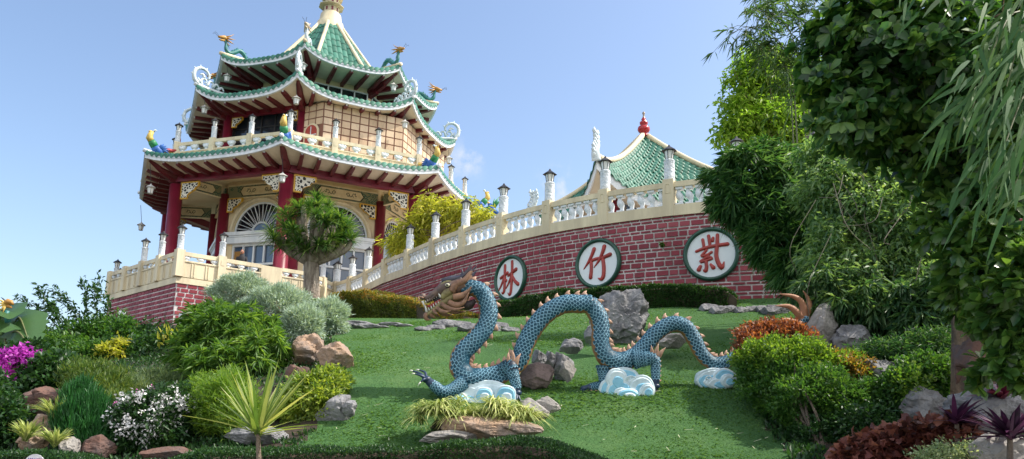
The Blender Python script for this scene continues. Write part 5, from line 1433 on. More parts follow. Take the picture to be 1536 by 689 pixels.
hedge('dark green hedge at the foot of the wall under the three signs', [(745, 458, 19.9), (800, 450, 19.0), (860, 442, 18.4), (930, 436, 17.9), (1010, 433, 17.5), (1080, 434, 17.1), (1104, 447, 17.0)], .62, .9, G_DARK, 26000, .07, .03)
hedge('short green hedge behind the grey green bushes by the tree foot', [(440, 458, 22.5), (475, 455, 22.5), (515, 458, 22.5)], .7, .8, G_MID, 5000, .08, .04)
# ---- mixed colour hedge on the right -------------------------------------------------------------
def mixhedge():
    zones = [([(1150, 500, 10.7, 42, 18), (1185, 505, 10.6, 34, 20), (1130, 520, 10.5, 26, 22)], G_RED, 1500), ([(1150, 540, 10.2, 46, 32), (1200, 545, 10.0, 64, 36), (1255, 560, 9.9, 56, 30)], G_FRESH, 3200), ([(1275, 560, 9.8, 36, 24), (1250, 545, 10.0, 40, 14)], leafmat('bronze_leaf', [(.10, .07, .02), (.20, .13, .03), (.24, .17, .05)], .35), 900),
             ([(1175, 590, 9.9, 56, 36), (1230, 600, 9.5, 74, 48), (1275, 615, 9.3, 50, 44), (1140, 565, 10.1, 34, 26), (1205, 570, 9.8, 60, 30)], G_MID, 4600), ([(1250, 650, 9.2, 50, 24)], G_DARK, 900)]
    t = thing('hedge', hit(1215, 668), 'loose mixed hedge with coppery red top and yellow green middle right of the lawn', 'hedge', 'clipped hedges')
    w = MB(); base = Vector(hit(1235, 670))
    for zn, m, n in zones:
        cl = clumps(zn, n, .28); emit('foliage', *foliage(cl, 9, .03, .055, .026, 'kite', .5, .5, .55), m, None, t); stems(w, base - Z * .1, cl[0][:6], .03)
    w.tube([base - Z * .1, Vector(at(1238, 650, 9.3))], [.09, .07], 10); w.build('stem', BARK, t)
mixhedge()
# ---- left garden ---------------------------------------------------------------------------
GG = 'grey green mound bushes'
NEEDLE = dict(kind='kite', out=1.0, up=.35, jit=.55, fold=.1, droop=.02)
for bl, lb in (((360, 440, 20.5, 40, 27), 'uppermost grey green mound bush in front of the terrace'), ((414, 462, 19.2, 46, 32), 'largest grey green mound bush in the middle of its group'), ((452, 490, 17.0, 28, 26), 'lower left grey green mound bush above the orange rock'), ((490, 479, 18.2, 27, 26), 'right hand grey green mound bush next to the lawn')):
    shrub('mound_bush', lb, [bl], 1800, 11, .04, .10, .018, G_GREY, group=GG, shell=.16, **NEEDLE)
shrub('podocarpus_bush', 'big bright green bush of drooping leaf whorls below the terrace corner', [(350, 500, 14.2, 62, 40), (300, 525, 14.2, 42, 34), (390, 530, 13.8, 44, 40), (340, 545, 13.6, 60, 30), (305, 490, 14.6, 30, 30), (325, 470, 14.8, 16, 20)], 1000, 14, .012, .20, .030, leafmat('lime_leaf', [(.028, .075, .015), (.055, .125, .024), (.11, .19, .036)], .35), rosette=True, out=.45, up=.1, jit=.75, droop=.35, fold=.15, shell=.3, r0=.04)
shrub('feathery_bush', 'light green feathery bush left of the spiky yucca', [(330, 610, 10.6, 42, 46), (300, 600, 10.9, 28, 34), (360, 625, 10.4, 30, 40), (345, 575, 10.9, 26, 18)], 1500, 14, .04, .075, .012, G_FRESH, shell=.35, out=.5, up=.6, jit=.6)
shrub('golden_bush', 'yellow green small leaved bush at the left edge of the lawn', [(470, 590, 11.2, 40, 30), (495, 575, 11.4, 26, 22), (445, 610, 11.0, 34, 26), (485, 605, 11.0, 30, 22)], 1200, 10, .035, .07, .032, leafmat('lemon_leaf', [(.05, .10, .018), (.12, .18, .03), (.22, .27, .05)], .35), shell=.3)
shrub('flowering_bush', 'rounded bush covered with white and pink flowers', [(225, 632, 9.9, 54, 46), (265, 620, 10.1, 34, 42), (200, 640, 9.8, 28, 34)], 1500, 10, .035, .06, .03, G_DARK, shell=.25, flowers=(F_WHT, [(212, 625, 9.75, 42, 38), (255, 615, 9.95, 30, 34)], 330, .042, .030))
f = clumps([(212, 612, 9.72, 34, 28)], 60, .1); o = emit('flowers', *foliage(f, 8, .025, .045, .032), F_PNK, None, bpy.data.objects['flowering_bush'])
shrub('conifer', 'dark green cone shaped conifer with upright sprays', [(125, 640, 9.6, 38, 46), (118, 605, 9.7, 22, 30), (140, 660, 9.5, 30, 28)], 1300, 12, .03, .12, .012, leafmat('conifer_leaf', [(.008, .05, .012), (.016, .08, .018), (.03, .12, .03)], .2), out=.25, up=1.3, jit=.3, shell=.3, cat='conifer')
shrub('rounded_conifer', 'loose olive green bush above the dark conifer', [(140, 580, 10.8, 36, 34), (120, 565, 11.1, 26, 24), (165, 590, 10.6, 30, 34), (172, 620, 10.2, 24, 34)], 1400, 12, .04, .085, .012, leafmat('olive_spray', [(.03, .07, .015), (.06, .11, .02), (.12, .16, .035)], .3), out=.4, up=.9, jit=.5, shell=.35)
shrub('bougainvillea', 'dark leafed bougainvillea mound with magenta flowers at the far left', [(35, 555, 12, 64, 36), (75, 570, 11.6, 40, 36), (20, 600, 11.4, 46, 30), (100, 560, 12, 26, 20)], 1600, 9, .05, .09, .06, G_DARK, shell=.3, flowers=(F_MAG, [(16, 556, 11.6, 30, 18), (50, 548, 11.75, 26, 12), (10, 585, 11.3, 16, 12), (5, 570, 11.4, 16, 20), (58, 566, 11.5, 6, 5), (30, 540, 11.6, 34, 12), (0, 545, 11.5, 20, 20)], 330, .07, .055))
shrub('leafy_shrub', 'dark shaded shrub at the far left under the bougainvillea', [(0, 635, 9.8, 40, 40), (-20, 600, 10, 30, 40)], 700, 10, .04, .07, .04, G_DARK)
# background shrubs below the terrace
BGG = 'background shrubs below the terrace'
shrub('leafy_shrub', 'dark dense shrub against the brick below the terrace', [(215, 525, 17, 44, 40), (255, 535, 16.5, 40, 44), (190, 545, 16, 36, 40), (230, 560, 15.5, 50, 30)], 1700, 10, .06, .11, .05, G_DARK, group=BGG, auto=False, shell=.4)
shrub('leafy_shrub', 'mid green shrub with upright shoots left of the brick corner', [(130, 520, 18, 50, 40), (90, 535, 17, 50, 30), (165, 510, 18, 30, 40), (60, 520, 17.5, 40, 26)], 2000, 10, .07, .11, .05, G_MID, group=BGG, auto=False, shell=.45)
shrub('leafy_shrub', 'shrub with yellow leaves at the end of a branch below the terrace', [(150, 540, 16, 40, 30), (185, 510, 16.5, 20, 34)], 700, 10, .06, .10, .045, G_MID, group=BGG, auto=False)
yb = clumps([(165, 528, 15.6, 22, 10), (180, 516, 15.7, 10, 10)], 45, .4); emit('yellow_foliage', *foliage(yb, 10, .04, .10, .05), G_GOLD, None, bpy.data.objects['leafy_shrub.003'])
shrub('ground_shrub', 'pale feathery ground cover shrub behind the flowering bush', [(235, 575, 13, 50, 16), (200, 585, 12.6, 34, 14), (270, 565, 13.4, 30, 14)], 900, 12, .04, .10, .010, leafmat('sage_leaf', [(.05, .09, .04), (.09, .14, .07), (.15, .2, .11)], .3), out=.3, up=.8, jit=.5)
# tall thin shoots against the sky
def shoots(label, specs, m, L, W, base):
    t = thing('tall_shrub', base, label, 'shrub', BGG); w = MB(); parts = []
    for pts, side_ in specs:
        P = spline([tuple(at(*p)) for p in pts], 40); w.tube([Vector(p) for p in P], [.022 - .018 * i / 39 for i in range(40)], 5)
        i = RNG.integers(int(40 * side_), 40, 150); Pp = P[i] + RNG.normal(0, .05, (150, 3)); tv = unit(P[np.minimum(i + 1, 39)] - P[np.maximum(i - 1, 0)])
        D = tv * .6 + RNG.normal(0, .7, (150, 3)); parts.append(leaves_geo(Pp, D, L * RNG.uniform(.6, 1.2, 150), W, 'kite', .2, .15))
    w.build('stem', CANE, t); emit('foliage', *merge(parts), m, None, t)
shoots('tall airy shrub with long arching leafy shoots against the sky', [([(115, 540, 18), (85, 490, 18), (55, 462, 18), (22, 448, 18)], .35), ([(120, 530, 18), (95, 500, 18), (78, 465, 18), (58, 432, 18)], .6), ([(125, 530, 18), (122, 490, 18), (100, 455, 18), (78, 434, 18)], .45), ([(128, 530, 18), (126, 480, 18), (130, 450, 18), (124, 420, 18)], .3),
    ([(135, 530, 18.3), (145, 480, 18.3), (142, 445, 18.3), (150, 416, 18.3)], .35), ([(140, 530, 18), (158, 480, 18), (160, 450, 18), (138, 430, 18)], .4), ([(110, 530, 17.6), (70, 500, 17.6), (48, 492, 17.6)], .3), ([(125, 530, 17.6), (100, 490, 17.6), (84, 470, 17.6), (80, 455, 17.6)], .5)], G_DARK, .16, .055, hit(120, 560))
# banana plant and striped grasses
def fan(label, name, cat, c, n, L, W, m, spread=1., up=.5, droop=.5, group=None, trunk=None, kind='blade', fold=.2, stemmat=None):
    P = np.repeat(np.array([c]), n, 0) + RNG.normal(0, .012, (n, 3)); a = RNG.uniform(0, 2 * PI, n); e = RNG.random(n)
    D = np.stack([np.cos(a) * spread, np.sin(a) * spread, up + e * (1.2 if name != 'yucca' else 1.7)], 1)
    g = leaves_geo(P, D, L * RNG.uniform(.65, 1.15, n), W * RNG.uniform(.7, 1.2, n), kind, fold, droop, nrm=unit(np.stack([RNG.normal(0, .2, n), RNG.normal(0, .2, n), 1 + 0 * a], 1)))
    w = None; base = Vector(c)
    if trunk: b = MB(); b.tube([Vector(trunk), Vector(c)], [.026, .022], 8); w = (b, stemmat or BARK); base = Vector(trunk)
    return plant(name, label, cat, base, [g], [m], w, group)
SGG = 'striped grass tufts on the left'
for (px, py, d, L, n), lb in (((38, 660, 8.9, .36, 110), 'striped grass tuft at the far left edge'), ((82, 628, 9.4, .42, 150), 'highest striped grass tuft beside the conifer'), ((82, 668, 8.9, .34, 110), 'lowest striped grass tuft beside the conifer')):
    fan(lb, 'striped_grass', 'grass tuft', at(px, py, d), n, L, .024, STRIPE, .8, .6, .34, SGG)
fan('large spiky yucca rosette on a thin stem at the bottom', 'yucca', 'yucca', at(387, 652, 7.6), 80, .80, .034, leafmat('yucca_leaf', [(.06, .12, .03), (.13, .19, .05), (.34, .36, .16)], .3), .7, .06, .10, None, at(389, 712, 7.55))
fan('small dark red cordyline among the bright green bush', 'cordyline', 'cordyline', at(346, 535, 12.9), 16, .26, .05, leafmat('wine_leaf', [(.05, .008, .02), (.10, .015, .03)], .3), .7, .5, .1, 'cordylines', at(348, 575, 12.9))
fan('dark rosette plant with a yellow centre below the brick corner', 'rosette_plant', 'plant', at(252, 512, 15.5), 40, .5, .06, G_DARK, .9, .2, .3)
g = foliage((np.array([at(254, 508, 15.4)]), np.array([[0, -.3, 1.]])), 40, .10, .16, .05); emit('yellow_leaves', *g, G_GOLD, None, bpy.data.objects['rosette_plant'])
def banana():
    t = thing('banana_plant', hit(10, 560), 'broad leaved banana plant at the far left edge', 'banana plant'); m = leafmat('banana_leaf', [(.035, .085, .03), (.06, .12, .045)], .3, .35)
    for k, (pts, w) in enumerate((([(8, 540, 15), (8, 490, 14.9), (2, 465, 14.6), (-30, 462, 14.2)], .42), ([(10, 540, 15), (22, 490, 15), (30, 478, 14.9), (46, 520, 14.5)], .42), ([(5, 545, 15), (-10, 500, 15), (-20, 480, 15.2), (-50, 500, 15)], .4), ([(12, 545, 15), (18, 500, 14.8), (34, 505, 14.6), (44, 540, 14.3)], .34))):
        P = spline([tuple(at(*p)) for p in pts], 26); V = []; 
        for i in range(26):
            tv = Vector(P[min(i + 1, 25)] - P[max(i - 1, 0)]).normalized(); S = tv.cross(Vector((0, -.8, .6))).normalized(); f = i / 25; ww = w * math.sin(PI * min(1, max(0, (f - .18) / .82)) ** .8) + .015
            U = S.cross(tv)
            for q in (-1, -.5, 0, .5, 1): V.append(Vector(P[i]) + S * ww * q * (1 + .10 * math.sin(i * 2.3 + q * 4)) - U * abs(q) * ww * .35)
        F = [(5 * i + j, 5 * i + j + 1, 5 * i + 6 + j, 5 * i + 5 + j) for i in range(25) for j in range(4)]
        emit('leaf', V, F, m, None, t, True); b = MB(); b.tube([Vector(p) for p in P], [.035 - .03 * i / 25 for i in range(26)], 6); b.build('leaf_rib', CANE, t, True)
    b = MB(); b.tube([hit(10, 560) - Z * .2, at(8, 540, 15)], [.12, .09], 10); b.build('stem', CANE, t, True)
banana()
def gold_dragon():
    t = thing('dragon_ornament', at(12, 486, 14.6), 'small golden dragon head ornament rising above the banana leaves', 'statue'); d = 14.6; s = ppm(d)
    b = MB(); b.tube([at(12, 484, d), at(11, 478, d), at(9, 472, d), at(11, 466, d)], [4 * s, 4 * s, 4 * s, 3.5 * s], 10); b.build('neck', DTEAL, t, True)
    b = MB(); b.tube([at(6, 455, d), at(12, 453, d), at(17, 454, d), at(20, 457, d)], [3 * s, 5 * s, 3.5 * s, 1.5 * s], 10); b.tube([at(11, 459, d), at(16, 461, d), at(18, 462, d)], [3 * s, 2 * s, .8 * s], 8); b.build('head', DGOLD, t, True)
    b = MB()
    for q in ((-2, 449), (-3, 455), (-3, 461), (0, 467), (4, 470)): b.tube([at(9, 457, d), at((9 + q[0]) / 2, (457 + q[1]) / 2 - 1, d - .05), at(q[0], q[1], d - .08)], [2 * s, 1.6 * s, .2 * s], 6)
    b.build('mane', YELP, t, True)
    b = MB()
    b.tube([at(8, 452, d), at(4, 448, d), at(1, 446, d)], [1.2 * s, .9 * s, .2 * s], 5); P = spline([tuple(at(*p, d)) for p in ((18, 456), (24, 455), (29, 450), (33, 447), (34, 443), (30, 443), (31, 448))], 24); b.tube([Vector(p) for p in P], .35 * s, 4); b.build('whisker', BLACKM, t, True)
gold_dragon()
# ---- grass planter under the dragon ---------------------------------------------------------------
def planter():
    n = 0; parts = []
    for i in range(46):
        px = 628 + 165 * (i % 23) / 22 + random.uniform(-4, 4); py = 626 + random.uniform(-14, 14) - (6 if 680 < px < 760 else 0); d = 9.05 + random.uniform(0, .35)
        c = np.array(at(px, py, d)); k = 46; a = RNG.uniform(0, 2 * PI, k); D = np.stack([np.cos(a), np.sin(a) * .8 - .25, .35 + 1.3 * RNG.random(k)], 1)
        parts.append(leaves_geo(np.repeat(c[None], k, 0) + RNG.normal(0, .02, (k, 3)), D, .37 * RNG.uniform(.6, 1.25, k), .018, 'blade', .2, .75, nrm=unit(np.stack([RNG.normal(0, .2, k), RNG.normal(0, .2, k), 1 + 0 * a], 1))))
    t = thing('striped_grass', hit(715, 652), 'wide bed of yellow striped grass in the rock planter under the dragon chest', 'grass bed'); emit('foliage', *merge(parts), STRIPE, None, t)
planter()
rock(678, 656, 8.95, 112, 24, RPALE, 'pale rock rim at the left front of the striped grass bed', RG, seed=71); rock(750, 650, 8.95, 110, 38, RTAN, 'ochre rock rim at the right front of the striped grass bed', RG, seed=72, parts=2); rock(812, 612, 9.45, 56, 46, RPALE, 'weathered pale rock at the right end of the striped grass bed', RG, seed=73, parts=2); rock(715, 642, 9.3, 170, 34, SOIL, 'soil filled middle of the rock planter below the striped grass', RG, seed=74)
# ================================================================== TREES
# ---- dragon-blood style tree in front of the pagoda --------------------------------------------
def dracaena():
    d = 23.5; base = at(467, 462, d); base.z = min(base.z, gz(base.x, base.y))
    t = thing('dracaena_tree', base, 'thick trunked dracaena tree with round spiky crown standing before the pagoda', 'tree')
    b = MB(); s = ppm(d)
    fork = at(468, 384, d)
    P = [base - Z * .2, at(468, 448, d), at(467, 420, d), fork]
    b.tube([Vector(p) for p in spline([tuple(p) for p in P], 12)], [19 * s, 16 * s, 14 * s, 13 * s, 12.5 * s, 12 * s, 12 * s, 12 * s, 12 * s, 12 * s, 11.5 * s, 10 * s], 14)
    tips = []
    heads = [(438, 342, .3), (424, 346, -.4), (448, 315, .0), (470, 303, -.7), (495, 315, .4), (503, 340, -.3), (520, 342, .3), (476, 333, -.9), (455, 340, -.8), (430, 322, .6), (484, 298, .5), (514, 326, .8), (530, 346, -.1), (455, 296, -.3), (500, 330, -.8), (416, 338, -.3), (470, 352, -.9), (448, 354, -.7), (495, 352, -.6), (514, 354, -.2), (432, 352, -.1), (482, 318, -1.0)]
    for px, py, o in heads:
        e = at(px, py + 10, d + o); m = fork.lerp(e, .45) + Vector(((px - 468) * s * .35, 0, -.1))
        b.tube([Vector(p) for p in spline([tuple(fork - Z * .25), tuple(m), tuple(e)], 10)], [7.5 * s - .45 * s * i for i in range(10)], 8); tips.append(e)
    autosmooth(b.build('trunk', mat('pale_ridged_bark', (.42, .36, .30), .9, (.19, .15, .12), 7, 1, 1., 14, streak=True), t), 50)
    parts = []
    for e in tips:
        for q in range(2):
            n = 85; c = np.array(e) + np.array([random.uniform(-.25, .25), random.uniform(-.25, .25), random.uniform(-.28, .34)])
            a = RNG.uniform(0, 2 * PI, n); D = np.stack([np.cos(a), np.sin(a), RNG.uniform(-.5, 1.5, n)], 1)
            parts.append(leaves_geo(np.repeat(c[None], n, 0), D, .52 * RNG.uniform(.6, 1.3, n), .030, 'blade', .2, .26, nrm=unit(np.stack([RNG.normal(0, .2, n), RNG.normal(0, .2, n), 1 + 0 * a], 1))))
    emit('crown', *merge(parts), leafmat('dracaena_leaf', [(.014, .05, .012), (.04, .10, .025), (.13, .20, .05)], .3), None, t)
dracaena()

def tree(name, label, base, fork, blobs, ncl, per, rc, L, W, m, kind='kite', r0=.2, group=None, nbr=16, shell=.35, bark=None, cat='tree', **kw):
    t = thing(name, base, label, cat, group); cl = clumps(blobs, ncl, shell); b = MB()
    base = Vector(base); fork = Vector(fork); P = spline([tuple(base - Z * .2), tuple(base.lerp(fork, .5) + Vector((random.uniform(-.15, .15), random.uniform(-.1, .1), 0))), tuple(fork)], 12)
    b.tube([Vector(p) for p in P], [r0 * (1.25 - .5 * i / 11) for i in range(12)], 12)
    for i in range(nbr):
        c = Vector(cl[0][i]); stems(b, fork - Z * .1 * random.random(), [c], r0 * .42, .01, .3)
    autosmooth(b.build('trunk', bark or BARK, t), 50)
    emit('crown', *foliage(cl, per, rc, L, W, kind, **kw), m, None, t)
    return t
# sunlit yellow bush behind the wall
tree('golden_tree', 'bright yellow leaved bamboo like bush behind the balustrade next to the pagoda', at(650, 375, 27.4), at(655, 350, 27.4), [(620, 350, 27.6, 28, 28), (660, 325, 27.5, 40, 22), (695, 322, 27.3, 34, 22), (642, 308, 27.8, 18, 18), (600, 368, 28.5, 22, 18), (728, 326, 26.6, 14, 12)], 560, 11, .12, .26, .045, G_GOLD, r0=.05, out=.5, up=-.1, jit=.8, droop=.5, shell=.5, cat='bush')
# small leafy sprays in front of the pagoda, left end of the balustrade
# back lit yellow green tree behind the wall at the right
tree('back_lit_tree', 'airy yellow green tree with sun shining through behind the wall at the right', at(1185, 300, 21.5), at(1180, 240, 21.5), [(1150, 120, 21.5, 62, 32), (1120, 160, 21.5, 50, 26), (1160, 185, 21.5, 80, 34), (1105, 195, 21.5, 36, 24), (1190, 140, 22, 60, 60), (1140, 90, 21.5, 44, 24), (1210, 210, 21.5, 60, 40), (1115, 212, 21.2, 30, 12)], 1900, 13, .11, .17, .075, G_YEL, r0=.16, nbr=30, out=.5, up=-.05, jit=.8, droop=.35, shell=.55)
# fine bamboo above it
def bamboo(label, name, canes, m, L, W, npl, group=None, r=.03, spread=.25, droop=.5, start=.4, twig=.5):
    P0 = at(*canes[0][0]); t = thing(name, Vector((P0.x, P0.y, gz(P0.x, P0.y))), label, 'bamboo', group); w = MB(); parts = []
    for pts in canes:
        P = spline([tuple(at(*p)) for p in pts], 60); w.tube([Vector(p) for p in P], [r * (1 - .85 * i / 59) for i in range(60)], 6)
        nt_ = max(6, npl // 9)
        for k in range(nt_):
            i = int(60 * (start + (1 - start) * random.random() ** .8)) - 1; p = Vector(P[i]); tv = Vector(P[min(i + 1, 59)] - P[max(0, i - 1)]).normalized()
            dv = (tv * .5 + Vector((random.gauss(0, 1), random.gauss(0, .8), random.gauss(0, .6)))).normalized(); l = twig * random.uniform(.4, 1.1)
            e = p + dv * l - Z * l * .35; w.tube([p, p.lerp(e, .5) + Z * l * .12, e], [.007, .005, .003], 4)
            n = 9; f = RNG.uniform(.3, 1.05, n)[:, None]; Pp = np.array(p)[None] * (1 - f) + np.array(e)[None] * f
            D = np.array(dv)[None] * .8 + RNG.normal(0, spread * 2, (n, 3)) + np.array([0, 0, -.25]); parts.append(leaves_geo(Pp, D, L * RNG.uniform(.6, 1.2, n), W, 'kite' if L < .3 else 'blade', .15, droop))
    w.build('canes', CANE, t); emit('foliage', *merge(parts), m, None, t)
bamboo('fine leaved bamboo tops against the sky above the back lit tree', 'bamboo', [[(1200, 420, 15), (1195, 200, 15), (1180, 80, 14.8), (1130, 42, 14.4), (1096, 50, 14.2)], [(1210, 420, 15), (1208, 200, 15), (1190, 60, 14.9), (1150, 18, 14.6), (1112, 20, 14.3)], [(1215, 420, 15), (1215, 200, 15), (1200, 40, 15), (1165, -5, 14.8), (1130, -8, 14.6)], [(1190, 420, 15.2), (1190, 220, 15.2), (1180, 110, 15), (1150, 70, 14.8), (1120, 72, 14.6)],
    [(1225, 420, 15), (1225, 200, 15), (1215, 60, 15), (1195, 0, 15), (1170, -30, 14.9)], [(1230, 420, 15), (1230, 200, 15), (1228, 60, 15), (1222, 10, 15), (1212, -30, 14.9)]], leafmat('bamboo_leaf', [(.02, .06, .02), (.045, .10, .035), (.09, .15, .05)], .35), .24, .022, 420, start=.66, spread=.3, twig=.6)
# dark clumping bamboo hanging over the wall
def fanfoliage(cl, n, L, W, up=-.15, out=.9):
    """fans of narrow leaves spreading from twig ends"""
    Cn, U = cl; c = np.repeat(Cn, n, 0); u = np.repeat(U, n, 0) * np.array([1, 1, .6]); D = u * out + RNG.normal(0, .55, u.shape) + np.array([0, 0, up])
    return leaves_geo(c, D, L * RNG.uniform(.6, 1.2, len(c)), W * RNG.uniform(.8, 1.2, len(c)), 'kite', .15, .35)
def weeping():
    blobs = [(1125, 262, 14.4, 56, 46), (1150, 240, 14.6, 56, 28), (1105, 300, 14.2, 34, 36), (1150, 310, 14.2, 56, 46), (1175, 360, 13.9, 52, 42), (1195, 400, 13.6, 38, 40), (1185, 290, 14.4, 40, 60), (1210, 340, 14, 40, 60)]
    cl = clumps(blobs, 1500, .22); base = hit(1218, 470); t = thing('clumping_bamboo', base, 'dark bamboo with fans of narrow leaves hanging over the wall at the right end', 'bamboo')
    w = MB()
    for px, py in ((1130, 250), (1160, 235), (1120, 300), (1170, 330), (1190, 380), (1200, 300), (1215, 350), (1150, 270)): w.tube([Vector(p) for p in spline([tuple(base - Z * .1), tuple(at((px + 1230) / 2, (py + 470) / 2 - 30, 14)), tuple(at(px, py, 14.3))], 12)], [.035 - .0025 * i for i in range(12)], 6)
    w.build('canes', CANE, t); emit('foliage', *fanfoliage(cl, 14, .30, .034), leafmat('dark_bamboo_leaf', [(.016, .06, .02), (.036, .10, .032), (.075, .15, .05)], .3), None, t)
weeping()
# middle thicket of mixed green with hanging vines
def thicket():
    blobs = [(1260, 290, 12.6, 60, 70), (1320, 330, 12.2, 70, 80), (1250, 380, 12.2, 50, 60), (1300, 420, 11.8, 80, 50), (1370, 380, 11.8, 60, 80), (1400, 300, 12, 50, 70), (1235, 240, 13, 40, 40), (1390, 440, 11.2, 40, 50), (1290, 230, 12.8, 60, 40), (1350, 250, 12.6, 60, 50)]
    t = thing('vine_thicket', hit(1330, 520), 'tangled mid green thicket of small leaves and bare vines beside the bamboo', 'thicket'); cl = clumps(blobs, 3300, .35)
    emit('foliage', *foliage(cl, 10, .07, .13, .042, 'kite', .5, -.15, .7, .2, .4), leafmat('soft_vine_leaf', [(.05, .11, .05), (.10, .18, .08), (.18, .26, .12)], .4), None, t)
    blobs2 = [(1245, 430, 11.6, 46, 34), (1290, 460, 11.3, 60, 34), (1350, 455, 11.2, 60, 40), (1385, 480, 10.8, 46, 34), (1240, 470, 11.4, 26, 26), (1420, 450, 10.8, 40, 60)]
    cl2 = clumps(blobs2, 1500, .3); emit('hanging_foliage', *fanfoliage(cl2, 11, .20, .042, -.5, .6), leafmat('hanging_leaf', [(.02, .065, .028), (.05, .11, .045), (.11, .18, .075)], .35), None, t)
    w = MB()
    for i in range(24):
        x, y = random.uniform(1215, 1420), random.uniform(230, 400); d = random.uniform(11.0, 12.2); x2 = x + random.uniform(-70, 70); y2 = y + random.uniform(30, 150)
        P = spline([tuple(at(x, y, d)), tuple(at((x + x2) / 2 + random.uniform(-25, 25), (y + y2) / 2 + 14, d - .25)), tuple(at(x2, y2, d - .1))], 14); w.tube([Vector(p) for p in P], random.uniform(.004, .008), 5)
    w.build('bare_vines', mat('pale_vine_stem', (.14, .13, .09), .8, (.08, .07, .05), 5), t)
    w = MB(); base = hit(1330, 520)
    for px, py in ((1260, 300), (1320, 330), (1370, 330), (1300, 400), (1390, 420), (1240, 390)): stems(w, base - Z * .1, [at(px, py, 12)], .05, .012)
    w.build('stems', BARK, t)
thicket()
# big dark broad leaved tree filling the upper right corner
BROAD = leafmat('broad_glossy_leaf', [(.005, .020, .006), (.022, .062, .016), (.065, .115, .026)], .35, .35, .5, gain=2.2)
def bigtree():
    base = at(1452, 560, 8.8); base.z = gz(base.x, base.y)
    t = thing('broadleaf_tree', base, 'huge dark broad leaved tree filling the upper right corner', 'tree')
    blobs = [(1240, 110, 7.2, 44, 60), (1270, 40, 7.2, 60, 50), (1330, 60, 7.0, 90, 80), (1420, 60, 6.8, 100, 90), (1500, 120, 6.6, 90, 110), (1290, 150, 7.2, 70, 70), (1370, 170, 7.2, 90, 80), (1250, 190, 7.4, 46, 36), (1300, 225, 7.4, 50, 34), (1400, 250, 7.4, 70, 50), (1480, 260, 7.0, 80, 90), (1500, 380, 6.8, 60, 80), (1230, 70, 7.4, 30, 44), (1460, 200, 7.6, 100, 100), (1350, 110, 8.0, 110, 110), (1300, 0, 7.4, 80, 40), (1400, -40, 7, 140, 60), (1540, 40, 7.6, 70, 80), (1500, 20, 8.2, 70, 60), (1620, 60, 7.2, 110, 130), (1740, 20, 7.6, 130, 150), (1640, 240, 7.4, 90, 110), (1780, 200, 8, 130, 140), (1880, 60, 8.2, 130, 160)]  # lobes beyond the right edge are unseen, added to shade the right garden
    cl = clumps(blobs, 3300, .38)
    # leaves sit in rosettes at twig ends
    Cn, U = cl; n = 9; c = np.repeat(Cn, n, 0); a = RNG.uniform(0, 2 * PI, len(c)); ax = unit(np.repeat(U, n, 0) + np.array([0, 0, .6])); e1 = unit(np.cross(ax, RNG.normal(0, 1, ax.shape))); e2 = np.cross(ax, e1)
    D = e1 * np.cos(a)[:, None] + e2 * np.sin(a)[:, None] + ax * RNG.uniform(.1, .9, len(c))[:, None]
    emit('crown', *leaves_geo(c, D, .155 * RNG.uniform(.6, 1.2, len(c)), .078 * RNG.uniform(.8, 1.2, len(c)), 'broad', .18, .12, nrm=unit(ax + RNG.normal(0, .2, ax.shape))), BROAD, None, t)
    low = clumps([(1500, 470, 6.6, 46, 60), (1535, 440, 6.4, 50, 90), (1522, 540, 6.4, 26, 40), (1455, 410, 7.4, 50, 44), (1430, 340, 7.4, 50, 50), (1490, 370, 6.8, 60, 60), (1448, 450, 7.6, 26, 30), (1478, 560, 7.0, 20, 26)], 560, .4); Cn, U = low; c = np.repeat(Cn, 8, 0); D = np.repeat(U, 8, 0) * .5 + RNG.normal(0, .7, c.shape)
    emit('low_foliage', *leaves_geo(c, D, .15 * RNG.uniform(.6, 1.2, len(c)), .08, 'broad', .18, .15), leafmat('young_broad_leaf', [(.02, .06, .015), (.05, .11, .025), (.10, .17, .04)], .35, .3, .6), None, t)
    b = MB(); fork = at(1440, 300, 8.2)
    b.tube([Vector(p) for p in spline([tuple(base - Z * .2), tuple(at(1458, 490, 8.7)), tuple(at(1450, 400, 8.5)), tuple(fork)], 14)], [.26 - .008 * i for i in range(14)], 14)
    for px, py, d in ((1300, 150, 7.4), (1250, 110, 7.4), (1340, 60, 7.3), (1420, 40, 7.2), (1500, 120, 7.0), (1270, 190, 7.6), (1380, 180, 7.6), (1490, 300, 7.2), (1505, 420, 7)):
        P = spline([tuple(fork), tuple(at((px + 1440) / 2, (py + 300) / 2 - 16, (d + 8.2) / 2)), tuple(at(px, py, d))], 12); b.tube([Vector(p) for p in P], [.10 - .0075 * i for i in range(12)], 8)
    for i in range(140): stems(b, Vector(at(1400 + random.uniform(-80, 60), 170 + random.uniform(-90, 90), 7.6)), [Vector(cl[0][i])], .018, .005)
    autosmooth(b.build('trunk', mat('brown_trunk', (.24, .16, .10), .9, (.10, .07, .05), 6, 1, 1., 14, streak=True), t), 50)
bigtree()
